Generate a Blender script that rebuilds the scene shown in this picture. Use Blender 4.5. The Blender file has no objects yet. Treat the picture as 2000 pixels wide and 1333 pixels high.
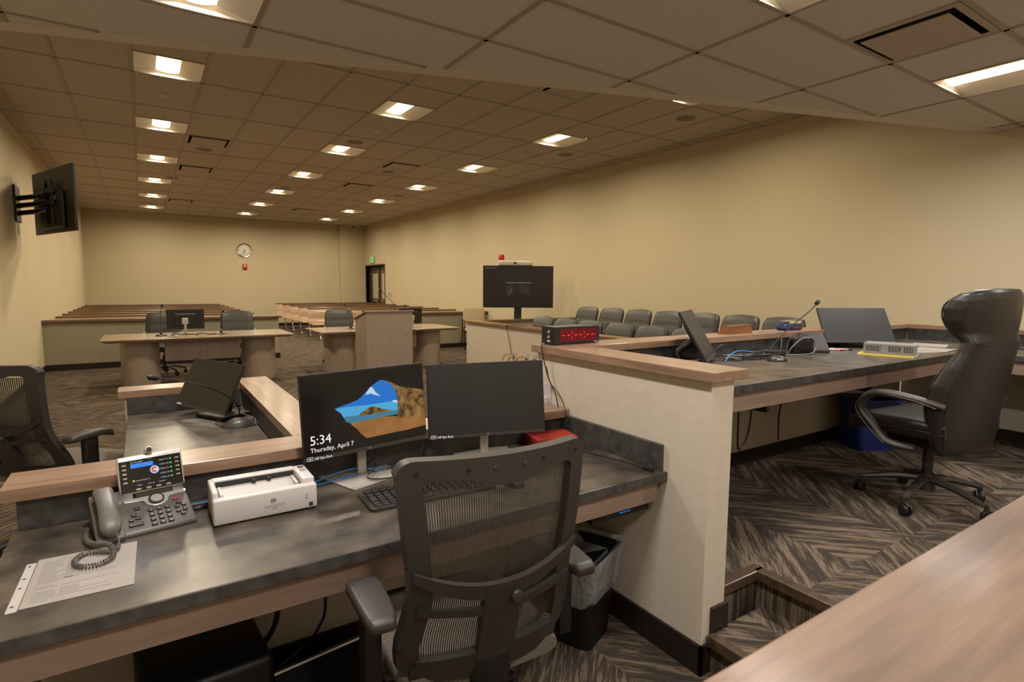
import bpy, bmesh, math, random
from mathutils import Vector, Matrix, noise
random.seed(7)
PI = math.pi
R = math.radians
scene = bpy.context.scene
COL = scene.collection

# ------------------------------------------------------------------ camera, world, exposure
YAW, PITCH, ROLL, FPX = 0.5807, 0.0983, 0.008, 1096.65
H0 = 1.45                                   # camera height above the main floor
def make_camera():
    cy, sy, cp, sp = math.cos(YAW), math.sin(YAW), math.cos(PITCH), math.sin(PITCH)
    f = Vector((sy*cp, cy*cp, -sp)); r = Vector((cy, -sy, 0)); u = r.cross(f)
    cr, sr = math.cos(ROLL), math.sin(ROLL)
    R = r*cr + u*sr; U = -r*sr + u*cr
    cam = bpy.data.cameras.new('camera'); o = bpy.data.objects.new('camera', cam); COL.objects.link(o)
    m = Matrix(((R.x, U.x, -f.x, 0), (R.y, U.y, -f.y, 0), (R.z, U.z, -f.z, H0), (0, 0, 0, 1)))
    o.matrix_world = m
    cam.sensor_width = 36; cam.sensor_fit = 'HORIZONTAL'; cam.lens = 36*FPX/2000
    cam.clip_start = 0.02; cam.clip_end = 100
    cam.dof.use_dof = True; cam.dof.focus_distance = 2.6; cam.dof.aperture_fstop = 10
    scene.camera = o
make_camera()
w = bpy.data.worlds.new('world'); scene.world = w; w.use_nodes = True
w.node_tree.nodes['Background'].inputs[0].default_value = (1, .82, .6, 1)
w.node_tree.nodes['Background'].inputs[1].default_value = 0.02
scene.view_settings.view_transform = 'Standard'
scene.view_settings.look = 'None'
scene.view_settings.gamma = 1
scene.view_settings.use_curve_mapping = False
scene.view_settings.exposure = 0.0
scene.cycles.caustics_reflective = False
scene.cycles.caustics_refractive = False
scene.cycles.sample_clamp_indirect = 6
LAMP = 3.2                                  # glow of the ceiling fixtures' lenses
LAMP_W, LAMP_RGB = 42.0, (1, .855, .62)
LOW_W, LOW_RGB = 42.0, (1, .95, .91)      # what each fixture throws down

# ------------------------------------------------------------------ materials
def lin(c):
    return tuple(((v/255)/12.92 if v/255 <= .04045 else ((v/255+.055)/1.055)**2.4) for v in c) + (1,)
def base(name, rgb, rough=.5, metal=0, spec=.5, coat=0):
    m = bpy.data.materials.new(name); m.use_nodes = True
    b = m.node_tree.nodes['Principled BSDF']
    b.inputs['Base Color'].default_value = lin(rgb); b.inputs['Roughness'].default_value = rough
    b.inputs['Metallic'].default_value = metal; b.inputs['Specular IOR Level'].default_value = spec
    b.inputs['Coat Weight'].default_value = coat; b.inputs['Coat Roughness'].default_value = .15
    return m, b
def tex_coord(nt, scale=(1, 1, 1), rot=(0, 0, 0)):
    tc = nt.nodes.new('ShaderNodeTexCoord'); mp = nt.nodes.new('ShaderNodeMapping')
    mp.inputs['Scale'].default_value = scale; mp.inputs['Rotation'].default_value = rot
    nt.links.new(tc.outputs['Object'], mp.inputs['Vector']); return mp.outputs['Vector']
def noise_tex(nt, vec, scale, detail=4, rough=.55):
    n = nt.nodes.new('ShaderNodeTexNoise'); n.inputs['Scale'].default_value = scale
    n.inputs['Detail'].default_value = detail; n.inputs['Roughness'].default_value = rough
    nt.links.new(vec, n.inputs['Vector']); return n.outputs['Fac']
def ramp(nt, fac, stops):
    r = nt.nodes.new('ShaderNodeValToRGB'); e = r.color_ramp.elements
    while len(e) < len(stops): e.new(.5)
    for i, (p, c) in enumerate(stops): e[i].position = p; e[i].color = lin(c)
    nt.links.new(fac, r.inputs['Fac']); return r.outputs['Color']
def bump(nt, b, h, strength=.1, dist=.002):
    k = nt.nodes.new('ShaderNodeBump'); k.inputs['Strength'].default_value = strength; k.inputs['Distance'].default_value = dist
    nt.links.new(h, k.inputs['Height']); nt.links.new(k.outputs['Normal'], b.inputs['Normal'])
def mottled(name, c1, c2, scale=30, rough=.5, metal=0, bmp=0, coat=0, lo=.35, hi=.65, stretch=(1, 1, 1), spec=.5):
    m, b = base(name, c1, rough, metal, spec, coat); nt = m.node_tree
    f = noise_tex(nt, tex_coord(nt, stretch), scale)
    nt.links.new(ramp(nt, f, [(lo, c1), (hi, c2)]), b.inputs['Base Color'])
    if bmp: bump(nt, b, f, bmp)
    return m
def wood(name, axis, c1, c2, rough=.32, coat=.15, fine=1.0):
    m, b = base(name, c1, rough, 0, .5, coat); nt = m.node_tree
    st = [9*fine]*3; st[axis] = .9*fine
    f1 = noise_tex(nt, tex_coord(nt, tuple(st)), 3.2, 6, .6)
    st2 = [60*fine]*3; st2[axis] = 2.5*fine
    f2 = noise_tex(nt, tex_coord(nt, tuple(st2)), 3, 3, .6)
    mx = nt.nodes.new('ShaderNodeMath'); mx.operation = 'MULTIPLY_ADD'; mx.inputs[1].default_value = .35
    nt.links.new(f2, mx.inputs[0]); nt.links.new(f1, mx.inputs[2])
    mid = tuple((a+d)/2 for a, d in zip(c1, c2))
    nt.links.new(ramp(nt, mx.outputs[0], [(.48, c1), (.66, mid), (.84, c2)]), b.inputs['Base Color'])
    bump(nt, b, f2, .03, .001)
    return m
M = {}
M['wall'] = mottled('wall_paint', (192, 178, 148), (196, 182, 152), 40, .75, bmp=.05)
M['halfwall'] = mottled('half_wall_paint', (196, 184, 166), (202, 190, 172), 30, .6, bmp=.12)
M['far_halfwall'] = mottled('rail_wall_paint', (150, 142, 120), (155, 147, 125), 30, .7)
M['ceiling'] = mottled('ceiling_tile', (172, 160, 148), (180, 168, 155), 160, .9, bmp=.1)
M['tbar'] = base('ceiling_grid_metal', (152, 139, 126), .55)[0]
M['trimpaint'] = base('soffit_trim_paint', (196, 188, 178), .6)[0]
M['ceiling_low'] = mottled('low_ceiling_tile', (192, 186, 182), (198, 192, 188), 160, .9, bmp=.1)
M['reflector'] = base('white_reflector', (238, 232, 220), .45)[0]
M['dark_trim'] = mottled('dark_base_vinyl', (30, 24, 21), (38, 30, 26), 20, .4)
M['nosing'] = wood('dark_nosing', 0, (52, 40, 30), (84, 66, 48), .35)
CAPC = ((122, 96, 76), (154, 124, 100))
M['capX'] = wood('maple_cap_x', 0, *CAPC); M['capY'] = wood('maple_cap_y', 1, *CAPC)
M['capF'] = wood('broad_maple_cap', 0, (82, 62, 46), (116, 90, 68), .55, .05, .8)
M['railX'] = wood('walnut_rail', 0, (84, 64, 46), (118, 92, 68))
M['railY'] = wood('walnut_rail_y', 1, (100, 78, 56), (140, 110, 80))
M['aprX'] = wood('apron_x', 0, (130, 108, 94), (146, 123, 108), .45, .05)
M['aprY'] = wood('apron_y', 1, (130, 106, 90), (148, 122, 104), .45, .05)
M['oakZ'] = wood('grey_oak_z', 2, (140, 124, 111), (158, 141, 126), .42, .05, 1.8)
M['oakX'] = wood('table_oak', 0, (150, 132, 112), (168, 149, 127), .22, .35)
M['pew'] = wood('pew_ply', 0, (150, 122, 92), (174, 146, 114), .28, .3)
M['block'] = wood('cherry_block', 0, (96, 54, 28), (122, 72, 38), .35)
M['laminate'] = mottled('slate_laminate', (52, 47, 41), (92, 82, 70), 7, .31, bmp=0, lo=.36, hi=.66)
M['laminate_edge'] = mottled('slate_laminate_edge', (46, 45, 44), (72, 70, 66), 22, .5, lo=.35, hi=.65)
M['black'] = base('black_plastic', (22, 21, 20), .42)[0]
M['softblack'] = mottled('soft_black_plastic', (46, 42, 38), (52, 47, 42), 300, .46, bmp=.05)
M['deepblack'] = base('deep_black', (9, 9, 9), .5)[0]
M['screen'] = base('screen_glass', (16, 15, 15), .16)[0]
M['screen_matt'] = base('screen_matt', (30, 28, 28), .42)[0]
M['screen_green'] = base('dark_back_panel', (30, 27, 18), .38)[0]
M['chrome'] = base('brushed_metal', (190, 186, 180), .28, 1)[0]
M['standmetal'] = base('satin_stand_metal', (168, 160, 148), .45, .35)[0]
M['silver'] = base('silver_plastic', (196, 190, 182), .35, .6)[0]
M['pewter'] = base('grey_metal', (120, 112, 102), .35, .8)[0]
M['leather'] = mottled('black_leather', (34, 30, 27), (40, 36, 32), 60, .36, bmp=.12)
M['greyleather'] = mottled('charcoal_leather', (48, 44, 41), (55, 51, 47), 50, .42, bmp=.12)
M['seatfab'] = mottled('seat_fabric', (84, 76, 66), (112, 102, 90), 240, .9, bmp=.3)
M['tanfab'] = mottled('tan_fabric', (176, 158, 128), (186, 168, 138), 120, .9)
M['meshfab'] = base('mesh_threads', (66, 58, 50), .55)[0]
M['white'] = base('white_plastic', (190, 184, 180), .4)[0]
M['offwhite'] = base('off_white', (172, 166, 158), .45)[0]
M['phone'] = mottled('phone_grey', (84, 78, 72), (92, 86, 79), 200, .42)
M['key'] = base('key_black', (36, 33, 31), .4)[0]
M['paper'] = mottled('paper', (142, 134, 125), (148, 140, 131), 8, .6)
M['ink'] = base('ink_grey', (128, 122, 116), .8)[0]
M['inkdark'] = base('ink_dark', (40, 38, 38), .7)[0]
M['yellowpaper'] = base('yellow_paper', (212, 190, 92), .7)[0]
M['red'] = base('red_box', (168, 50, 36), .5)[0]
M['redplastic'] = base('red_plastic', (170, 30, 24), .4)[0]
M['bluecable'] = base('blue_cable', (40, 120, 190), .5)[0]
M['navy'] = base('navy_plastic', (28, 44, 92), .45)[0]
M['orangecable'] = base('red_cable', (190, 70, 44), .5)[0]
M['greycable'] = base('grey_cable', (120, 116, 112), .5)[0]
M['bluebin'] = base('blue_bin', (22, 38, 92), .5)[0]
M['bookgrey'] = base('book_cover', (126, 124, 120), .5)[0]
M['doorwood'] = wood('door_wood', 2, (92, 66, 46), (120, 90, 64))
M['doordark'] = base('door_frame_dark', (44, 36, 28), .45)[0]
M['frost'] = base('frosted_pane', (186, 186, 160), .5)[0]
M['dial'] = base('dial_white', (216, 212, 200), .5)[0]
M['speaker'] = mottled('speaker_grille', (116, 106, 96), (122, 112, 102), 400, .8)
def emit(name, rgb, s):
    m = bpy.data.materials.new(name); m.use_nodes = True; nt = m.node_tree
    b = nt.nodes['Principled BSDF']; b.inputs['Base Color'].default_value = lin(tuple(v*.5 for v in rgb))
    b.inputs['Emission Color'].default_value = lin(rgb); b.inputs['Emission Strength'].default_value = s
    b.inputs['Roughness'].default_value = .3
    return m
M['lens'] = emit('lamp_lens', (255, 222, 176), LAMP)
M['exit'] = emit('exit_green', (110, 220, 130), .8)
M['redled'] = emit('red_segment', (255, 30, 50), 1.6)
M['dimled'] = emit('red_segment_dim', (150, 8, 20), .22)
M['redwin'] = emit('red_window', (130, 4, 16), .3)
M['text'] = emit('glowing_text', (240, 240, 240), .8)  # also makes printed bezel marks glow, though they are no light source
M['textdim'] = emit('screen_text_dim', (150, 150, 150), .22)
M['sky'] = emit('picture_sky', (20, 110, 200), .75)
M['skylow'] = emit('picture_sky_low', (70, 165, 215), .75)
M['cloud'] = emit('picture_cloud', (190, 215, 235), .7)
M['sea'] = emit('picture_sea', (60, 130, 160), .6)
def emit_mottle(name, c1, c2, s, scale):
    m = emit(name, c1, s); nt = m.node_tree; b = nt.nodes['Principled BSDF']
    f = noise_tex(nt, tex_coord(nt), scale, 6, .7); c = ramp(nt, f, [(.38, c1), (.62, c2)])
    nt.links.new(c, b.inputs['Emission Color']); return m
M['sand'] = emit_mottle('picture_sand', (140, 92, 48), (176, 120, 66), .6, 14)
M['rock'] = emit_mottle('picture_rock', (60, 38, 18), (196, 150, 80), .55, 26)
M['uiblue'] = emit('ui_blue', (20, 120, 220), .9)
M['uigreen'] = emit('ui_green', (60, 190, 110), .8)
M['uiwhite'] = emit('ui_white', (210, 215, 235), .7)
M['uired'] = emit('ui_red', (200, 40, 50), .6)
M['uigold'] = emit('ui_gold', (230, 190, 70), .7)
M['scrglow'] = emit('display_glow', (26, 20, 16), .35)
M['greenled'] = emit('green_led', (90, 220, 60), 1.2)

def make_carpet():
    m, b = base('carpet', (60, 52, 46), .95, 0, .2); nt = m.node_tree; L = nt.links
    def streak(ang):
        tc = nt.nodes.new('ShaderNodeTexCoord'); mr = nt.nodes.new('ShaderNodeMapping'); mr.inputs['Rotation'].default_value = (0, 0, ang)
        L.new(tc.outputs['Object'], mr.inputs['Vector'])
        ms = nt.nodes.new('ShaderNodeMapping'); ms.inputs['Scale'].default_value = (12, 200, 1)
        L.new(mr.outputs['Vector'], ms.inputs['Vector'])
        a = noise_tex(nt, ms.outputs['Vector'], 1, 4, .7)
        m2 = nt.nodes.new('ShaderNodeMapping'); m2.inputs['Scale'].default_value = (3, 34, 1)
        L.new(mr.outputs['Vector'], m2.inputs['Vector'])
        c = noise_tex(nt, m2.outputs['Vector'], 1, 2, .5)
        k = nt.nodes.new('ShaderNodeMath'); k.operation = 'MULTIPLY_ADD'; k.inputs[1].default_value = .9
        L.new(c, k.inputs[0]); L.new(a, k.inputs[2]); return k.outputs[0]
    s1, s2 = streak(PI/4), streak(-PI/4)
    tc = nt.nodes.new('ShaderNodeTexCoord'); mp = nt.nodes.new('ShaderNodeMapping'); mp.inputs['Scale'].default_value = (2, .8, 1)
    mp.inputs['Location'].default_value = (.1, .13, .5)
    L.new(tc.outputs['Object'], mp.inputs['Vector'])
    ch = nt.nodes.new('ShaderNodeTexChecker'); ch.inputs['Scale'].default_value = 1
    L.new(mp.outputs['Vector'], ch.inputs['Vector'])
    mix = nt.nodes.new('ShaderNodeMix'); L.new(ch.outputs['Fac'], mix.inputs[0]); L.new(s1, mix.inputs[2]); L.new(s2, mix.inputs[3])
    col = ramp(nt, mix.outputs[0], [(.78, (52, 45, 39)), (.98, (66, 57, 48)), (1.16, (108, 93, 76))])
    L.new(col, b.inputs['Base Color'])
    n = noise_tex(nt, tex_coord(nt), 500, 2); bump(nt, b, n, .3, .003)
    return m
M['carpet'] = make_carpet()
def make_bag():
    m = bpy.data.materials.new('clear_liner'); m.use_nodes = True; nt = m.node_tree
    b = nt.nodes['Principled BSDF']; b.inputs['Base Color'].default_value = lin((205, 205, 205)); b.inputs['Roughness'].default_value = .22
    b.inputs['Alpha'].default_value = .40; b.inputs['Specular IOR Level'].default_value = .9
    f = noise_tex(nt, tex_coord(nt, (1, 1, .5)), 26, 5, .6); bump(nt, b, f, .9, .02)
    return m
M['bag'] = make_bag()

# ------------------------------------------------------------------ mesh tools
class MB:
    def __init__(s): s.bm = bmesh.new(); s.m = Matrix()
    def at(s, m): s.m = m; return s
    def _add(s, verts, faces):
        vs = [s.bm.verts.new(s.m @ Vector(v)) for v in verts]
        out = []
        for f in faces:
            try: out.append(s.bm.faces.new([vs[i] for i in f]))
            except ValueError: pass
        return vs, out
    def box(s, x0, x1, y0, y1, z0, z1, bev=0, seg=2):
        v = [(x, y, z) for z in (z0, z1) for y in (y0, y1) for x in (x0, x1)]
        vs, fs = s._add(v, [(0, 2, 3, 1), (4, 5, 7, 6), (0, 1, 5, 4), (2, 6, 7, 3), (0, 4, 6, 2), (1, 3, 7, 5)])
        if bev:
            es = list({e for f in fs for e in f.edges})
            bmesh.ops.bevel(s.bm, geom=es, offset=bev, segments=seg, profile=.5, affect='EDGES')
        return s
    def cbox(s, c, d, bev=0, seg=2):
        return s.box(c[0]-d[0]/2, c[0]+d[0]/2, c[1]-d[1]/2, c[1]+d[1]/2, c[2]-d[2]/2, c[2]+d[2]/2, bev, seg)
    def prism(s, poly, z0, z1, bev=0):          # poly in x,y extruded along z
        n = len(poly); v = [(x, y, z0) for x, y in poly] + [(x, y, z1) for x, y in poly]
        f = [tuple(range(n-1, -1, -1)), tuple(range(n, 2*n))] + [(i, (i+1) % n, n+(i+1) % n, n+i) for i in range(n)]
        vs, fs = s._add(v, f)
        if bev:
            es = [e for e in {e for f in fs[:2] for e in f.edges}]
            bmesh.ops.bevel(s.bm, geom=es, offset=bev, segments=2, profile=.5, affect='EDGES')
        return s
    def flat(s, poly, z=0):
        s._add([(x, y, z) for x, y in poly], [tuple(range(len(poly)))]); return s
    def loft(s, rings, cap=True, closed=False):
        n = len(rings[0]); v = [p for r in rings for p in r]; f = []
        R = len(rings)
        for i in range(R if closed else R-1):
            a, b2 = i*n, ((i+1) % R)*n
            for j in range(n): k = (j+1) % n; f.append((a+j, a+k, b2+k, b2+j))
        if cap and not closed: f += [tuple(range(n-1, -1, -1)), tuple((R-1)*n+j for j in range(n))]
        s._add(v, f); return s
    def tube(s, pts, r, n=8, smooth=0, closed=False, flat=None):
        pts = [Vector(p) for p in pts]
        rs = r if isinstance(r, (list, tuple)) else [r]*len(pts)
        if smooth: pts, rs = catmull(pts, rs, smooth, closed)
        N = len(pts); rings = []; up = None
        for i in range(N):
            a = pts[(i-1) % N] if (closed or i > 0) else pts[i]; b2 = pts[(i+1) % N] if (closed or i < N-1) else pts[i]
            t = (b2-a)
            t = t.normalized() if t.length > 1e-9 else Vector((0, 0, 1))
            if up is None: up = Vector((0, 0, 1)) if abs(t.z) < .9 else Vector((0, 1, 0))
            x = t.cross(up); x = x.normalized() if x.length > 1e-6 else Vector((1, 0, 0)); up = x.cross(t).normalized()
            fx, fy = flat if flat else (1, 1)
            rings.append([pts[i]+x*(rs[i]*fx*math.cos(2*PI*j/n))+up*(rs[i]*fy*math.sin(2*PI*j/n)) for j in range(n)])
        return s.loft(rings, True, closed)
    def cyl(s, p0, p1, r0, r1=None, n=20): return s.tube([p0, p1], [r0, r0 if r1 is None else r1], n)
    def lathe(s, prof, c=(0, 0, 0), n=28):
        rings = [[(c[0]+max(r, 1e-5)*math.cos(2*PI*j/n), c[1]+max(r, 1e-5)*math.sin(2*PI*j/n), c[2]+z) for j in range(n)] for r, z in prof]
        return s.loft(rings)
    def grid(s, fn, nu, nv):
        v = [fn(i/nu, j/nv) for j in range(nv+1) for i in range(nu+1)]
        f = [(j*(nu+1)+i, j*(nu+1)+i+1, (j+1)*(nu+1)+i+1, (j+1)*(nu+1)+i) for j in range(nv) for i in range(nu)]
        s._add(v, f); return s
    def deform(s, fn):
        for v in s.bm.verts: v.co = Vector(fn(v.co))
        return s
    def obj(s, name, mt, parent=None, smooth=True, angle=40, loc=None, rz=0):
        me = bpy.data.meshes.new(name)
        bmesh.ops.recalc_face_normals(s.bm, faces=s.bm.faces)
        s.bm.to_mesh(me); s.bm.free()
        me.materials.append(M[mt] if isinstance(mt, str) else mt)
        if smooth:
            me.polygons.foreach_set('use_smooth', [True]*len(me.polygons))
            me.set_sharp_from_angle(angle=math.radians(angle))
        o = bpy.data.objects.new(name, me); COL.objects.link(o)
        if parent: o.parent = parent
        if loc: o.location = loc
        if rz: o.rotation_euler = (0, 0, rz)
        return o
def catmull(pts, rs, k, closed=False):
    N = len(pts); P = []; R = []
    rng = range(N) if closed else range(N-1)
    for i in rng:
        g = (lambda j: pts[j % N]) if closed else (lambda j: pts[max(0, min(N-1, j))])
        p0, p1, p2, p3 = g(i-1), g(i), g(i+1), g(i+2)
        for q in range(k):
            t = q/k
            P.append(.5*((2*p1)+(p2-p0)*t+(2*p0-5*p1+4*p2-p3)*t*t+(3*p1-p0-3*p2+p3)*t**3))
            R.append(rs[i]*(1-t)+rs[(i+1) % N]*t)
    if not closed: P.append(pts[-1]); R.append(rs[-1])
    return P, R
def sring(cx, cy, z, hw, ht, n=28, e=3.2, tilt=0):          # superellipse ring in the x-y plane
    out = []
    for j in range(n):
        a = 2*PI*j/n; c, q = math.cos(a), math.sin(a)
        out.append((cx+hw*math.copysign(abs(c)**(2/e), c), cy+ht*math.copysign(abs(q)**(2/e), q), z))
    return out
def rrect(w2, h2, r, n=6, cx=0, cy=0):
    out = []
    for (sx, sy, a0) in ((1, 1, 0), (-1, 1, 90), (-1, -1, 180), (1, -1, 270)):
        for k in range(n+1):
            a = math.radians(a0+90*k/n); out.append((cx+sx*(w2-r)+r*math.cos(a), cy+sy*(h2-r)+r*math.sin(a)))
    return out
def T(x, y, z): return Matrix.Translation((x, y, z))
def RX(a): return Matrix.Rotation(a, 4, 'X')
def RY(a): return Matrix.Rotation(a, 4, 'Y')
def RZ(a): return Matrix.Rotation(a, 4, 'Z')
FACE = RX(PI/2)                                             # x,y drawing -> upright, facing -Y

def thing(name, label, cat, loc=(0, 0, 0), rz=0, group=None):
    o = bpy.data.objects.new(name, None); COL.objects.link(o); o.empty_display_size = .1
    o.location = loc; o.rotation_euler = (0, 0, rz); tag(o, label, cat, group); return o
def tag(o, label, cat, group=None):
    o['label'] = label; o['category'] = cat
    if group: o['group'] = group
    return o
def struct(o): o['kind'] = 'structure'; return o
KIDS = {}
def copy_thing(root, loc, rz, label, group=None):
    r = root.copy(); COL.objects.link(r); r.location = loc; r.rotation_euler = (0, 0, rz); r['label'] = label
    if group: r['group'] = group
    def rec(src, dst):
        for ch in src.children:
            c = ch.copy(); COL.objects.link(c); c.parent = dst; rec(ch, c)
    rec(root, r); return r
def lettering(parent, txt, size, m4, mt, name='lettering', align='LEFT', depth=0.0):
    cu = bpy.data.curves.new('txt', 'FONT'); cu.body = txt; cu.size = size; cu.align_x = align; cu.extrude = depth
    cu.resolution_u = 3
    to = bpy.data.objects.new('txt', cu); COL.objects.link(to); bpy.context.view_layer.update()
    me = bpy.data.meshes.new_from_object(to.evaluated_get(bpy.context.evaluated_depsgraph_get()))
    bpy.data.objects.remove(to); bpy.data.curves.remove(cu)
    me.transform(m4); me.materials.clear(); me.materials.append(M[mt]); me.name = name
    o = bpy.data.objects.new(name, me); COL.objects.link(o); o.parent = parent; return o
ORD = ['first', 'second', 'third', 'fourth', 'fifth', 'sixth', 'seventh', 'eighth', 'ninth']

# ------------------------------------------------------------------ the room
XL, XR, YB, YF = -1.384, 6.95, 20.7, -1.6
ZC, ZN = 2.1146+H0, 1.51+H0                                 # far and near ceiling heights
ex0, ex1 = (XL, 4.44-.327*XL), (XR, 4.44-.327*XR)            # soffit edge, runs diagonally
def edge_y(x): return 4.44-.327*x
# floors
struct(MB().box(XL, XR+.3, YF, YB, -.05, 0).obj('floor', 'carpet', smooth=False))
plat = MB().prism([(2.06, .27), (5.62, .27), (5.62, 2.30), (1.81, 2.30), (1.81, 1.295), (2.06, 1.295)], .0, .30).obj('floor_platform', 'carpet', smooth=False); struct(plat)
stp = MB().box(1.73, 2.06, .27, 1.26, 0, .15).obj('floor_step', 'carpet', smooth=False); struct(stp)
n1 = MB()
n1.box(2.035, 2.085, .27, 1.29, .262, .303, .004); n1.box(1.812, 2.085, 1.27, 1.32, .262, .303, .004)
struct(n1.obj('trim_1', 'nosing', smooth=False))
n2 = MB(); n2.box(1.705, 1.745, .27, 1.255, .108, .153, .004); struct(n2.obj('trim_2', 'nosing', smooth=False))
# walls
struct(MB().box(XL-.1, XL, YF, YB+.1, 0, ZC+.1).obj('wall_left', 'wall', smooth=False))
DY0, DY1, DZ = 18.57, 20.45, 2.11
mb = MB(); mb.box(XR, XR+.1, YF, DY0, 0, ZC+.1); mb.box(XR, XR+.1, DY1, YB+.1, 0, ZC+.1); mb.box(XR, XR+.1, DY0, DY1, DZ, ZC+.1)
struct(mb.obj('wall_right', 'wall', smooth=False))
struct(MB().box(XL-.1, XR+.1, YB, YB+.1, 0, ZC+.1).obj('wall_back', 'wall', smooth=False))
struct(MB().box(XL-.1, XR+.1, YF-.1, YF, 0, ZC+.1).obj('wall_front', 'wall', smooth=False))
struct(MB().box(6.02, XR, 20.53, YB, 0, ZC).obj('wall_corner', 'wall', smooth=False))
for nm, b4 in (('baseboard_left', (XL, XL+.012, YF, YB)), ('baseboard_back', (XL, XR, YB-.012, YB)), ('baseboard_right', (XR-.012, XR, YF, DY0))):
    struct(MB().box(b4[0], b4[1], b4[2], b4[3], 0, .10).obj(nm, 'dark_trim', smooth=False))
# ceilings, built tile by tile, open where a fixture is let in
S = .6096
LX = [.32, 2.758, 5.197]
def far_lights():
    out = []
    for c in range(3):
        for r in range(-1 if c == 2 else 0, 6): out.append((c, r, LX[c], 6.693+2.4384*r))
    return out
FARL = far_lights(); NEARL = [(0, 3.427), (1, 1.624), (2, 1.624), (0, .989), (1, -.815), (2, -.815), (0, -.815)]
VENTS = [(.929, 9.743), (.929, 12.18), (.929, 17.05), (3.977, 9.743), (3.977, 12.18), (3.977, 17.05), (3.977, 4.866)]
def cells(x0, y0, holes, z, yl0, yl1, keep_far, name, mt='ceiling'):
    bm = bmesh.new(); k0 = int((XL-x0)/S)-1; k1 = int((XR-x0)/S)+2; j0 = int((yl0-y0)/S)-1; j1 = int((yl1-y0)/S)+2
    for i in range(k0, k1):
        for j in range(j0, j1):
            a, b2 = max(XL, x0+i*S), min(XR, x0+(i+1)*S); c, d = max(yl0, y0+j*S), min(yl1, y0+(j+1)*S)
            if b2-a < .01 or d-c < .01: continue
            if any(abs((a+b2)/2-hx) < .1 and abs((c+d)/2-hy) < .1 for hx, hy in holes): continue
            bm.faces.new([bm.verts.new((a, c, z)), bm.verts.new((a, d, z)), bm.verts.new((b2, d, z)), bm.verts.new((b2, c, z))])
    nrm = Vector((.327, 1, 0)).normalized()
    bmesh.ops.bisect_plane(bm, geom=bm.verts[:]+bm.edges[:]+bm.faces[:], plane_co=(0, 4.44, 0), plane_no=nrm*(-1 if keep_far else 1), clear_outer=True)
    me = bpy.data.meshes.new(name); bm.to_mesh(me); bm.free(); me.materials.append(M[mt])
    o = bpy.data.objects.new(name, me); COL.objects.link(o); struct(o); return o
FX0, FY0 = .015, 6.388
cells(FX0, FY0, [(x, y) for _, _, x, y in FARL]+VENTS, ZC, 1.9, YB, True, 'ceiling')
NX0, NY0 = .015, 3.129-.0
cells(NX0, NY0, [(LX[c], y) for c, y in NEARL]+[(3.977, 1.624)], ZN, YF, 5.2, False, 'ceiling_lower', 'ceiling_low')
d = Vector((1, -.327, 0)).normalized(); nn = Vector((.327, 1, 0)).normalized()
# vertical face of the soffit and its flat edge trim
A0, A1 = Vector((XL, edge_y(XL), 0)), Vector((XR, edge_y(XR), 0))
def quadprism(p, q, wdt, z0, z1, nm, mt):
    o_ = -nn*wdt
    b_ = MB(); b_._add([(p.x, p.y, z0), (q.x, q.y, z0), (q.x+o_.x, q.y+o_.y, z0), (p.x+o_.x, p.y+o_.y, z0), (p.x, p.y, z1), (q.x, q.y, z1), (q.x+o_.x, q.y+o_.y, z1), (p.x+o_.x, p.y+o_.y, z1)],
        [(0, 1, 2, 3), (4, 7, 6, 5), (0, 4, 5, 1), (1, 5, 6, 2), (2, 6, 7, 3), (3, 7, 4, 0)])
    return struct(b_.obj(nm, mt, smooth=False))
quadprism(A0, A1, .135, ZN-.006, ZN+.03, 'trim_3', 'trimpaint')
quadprism(A0, A1, .012, ZN+.03, ZC, 'wall_soffit', 'wall')
# T-bar grids
g = MB(); tw = .0135
for k in range(-3, 12):
    x = FX0+k*S
    if XL+.02 < x < XR-.02: g.box(x-tw, x+tw, edge_y(x)+.02, YB, ZC-.006, ZC+.002)
for k in range(-6, 14):
    y = 7.0+k*1.2192-.002
    x0 = max(XL, (4.44-y)/.327+.06)
    if y < YB and x0 < XR: g.box(x0, XR, y-tw, y+tw, ZC-.006, ZC+.002)
for c, r, x, y in FARL: g.box(x-.3, x+.3, y-.305-tw, y-.305+tw, ZC-.006, ZC+.002)
for x, y in VENTS: g.box(x-.3, x+.3, y+.305-tw, y+.305+tw, ZC-.0055, ZC+.0015)
struct(g.obj('trim_4', 'tbar', smooth=False))
g = MB()
for k in range(-2, 6):
    x = .625+k*1.2192
    if x < XR: g.box(x-tw, x+tw, YF, edge_y(x)-.14, ZN-.006, ZN+.002)
for k in range(-8, 4):
    y = NY0+k*S
    x1 = min(XR, (4.44-.14-y)/.327)
    if x1 > XL+.1 and y > YF: g.box(XL, x1, y-tw, y+tw, ZN-.006, ZN+.002)
for c, y in NEARL: g.box(LX[c]-.305-tw, LX[c]-.305+tw, y-.3, y+.3, ZN-.0055, ZN+.0015)
g.box(3.977-.305-tw, 3.977-.305+tw, 1.32, 1.93, ZN-.0055, ZN+.0015)
struct(g.obj('trim_5', 'tbar', smooth=False))

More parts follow.
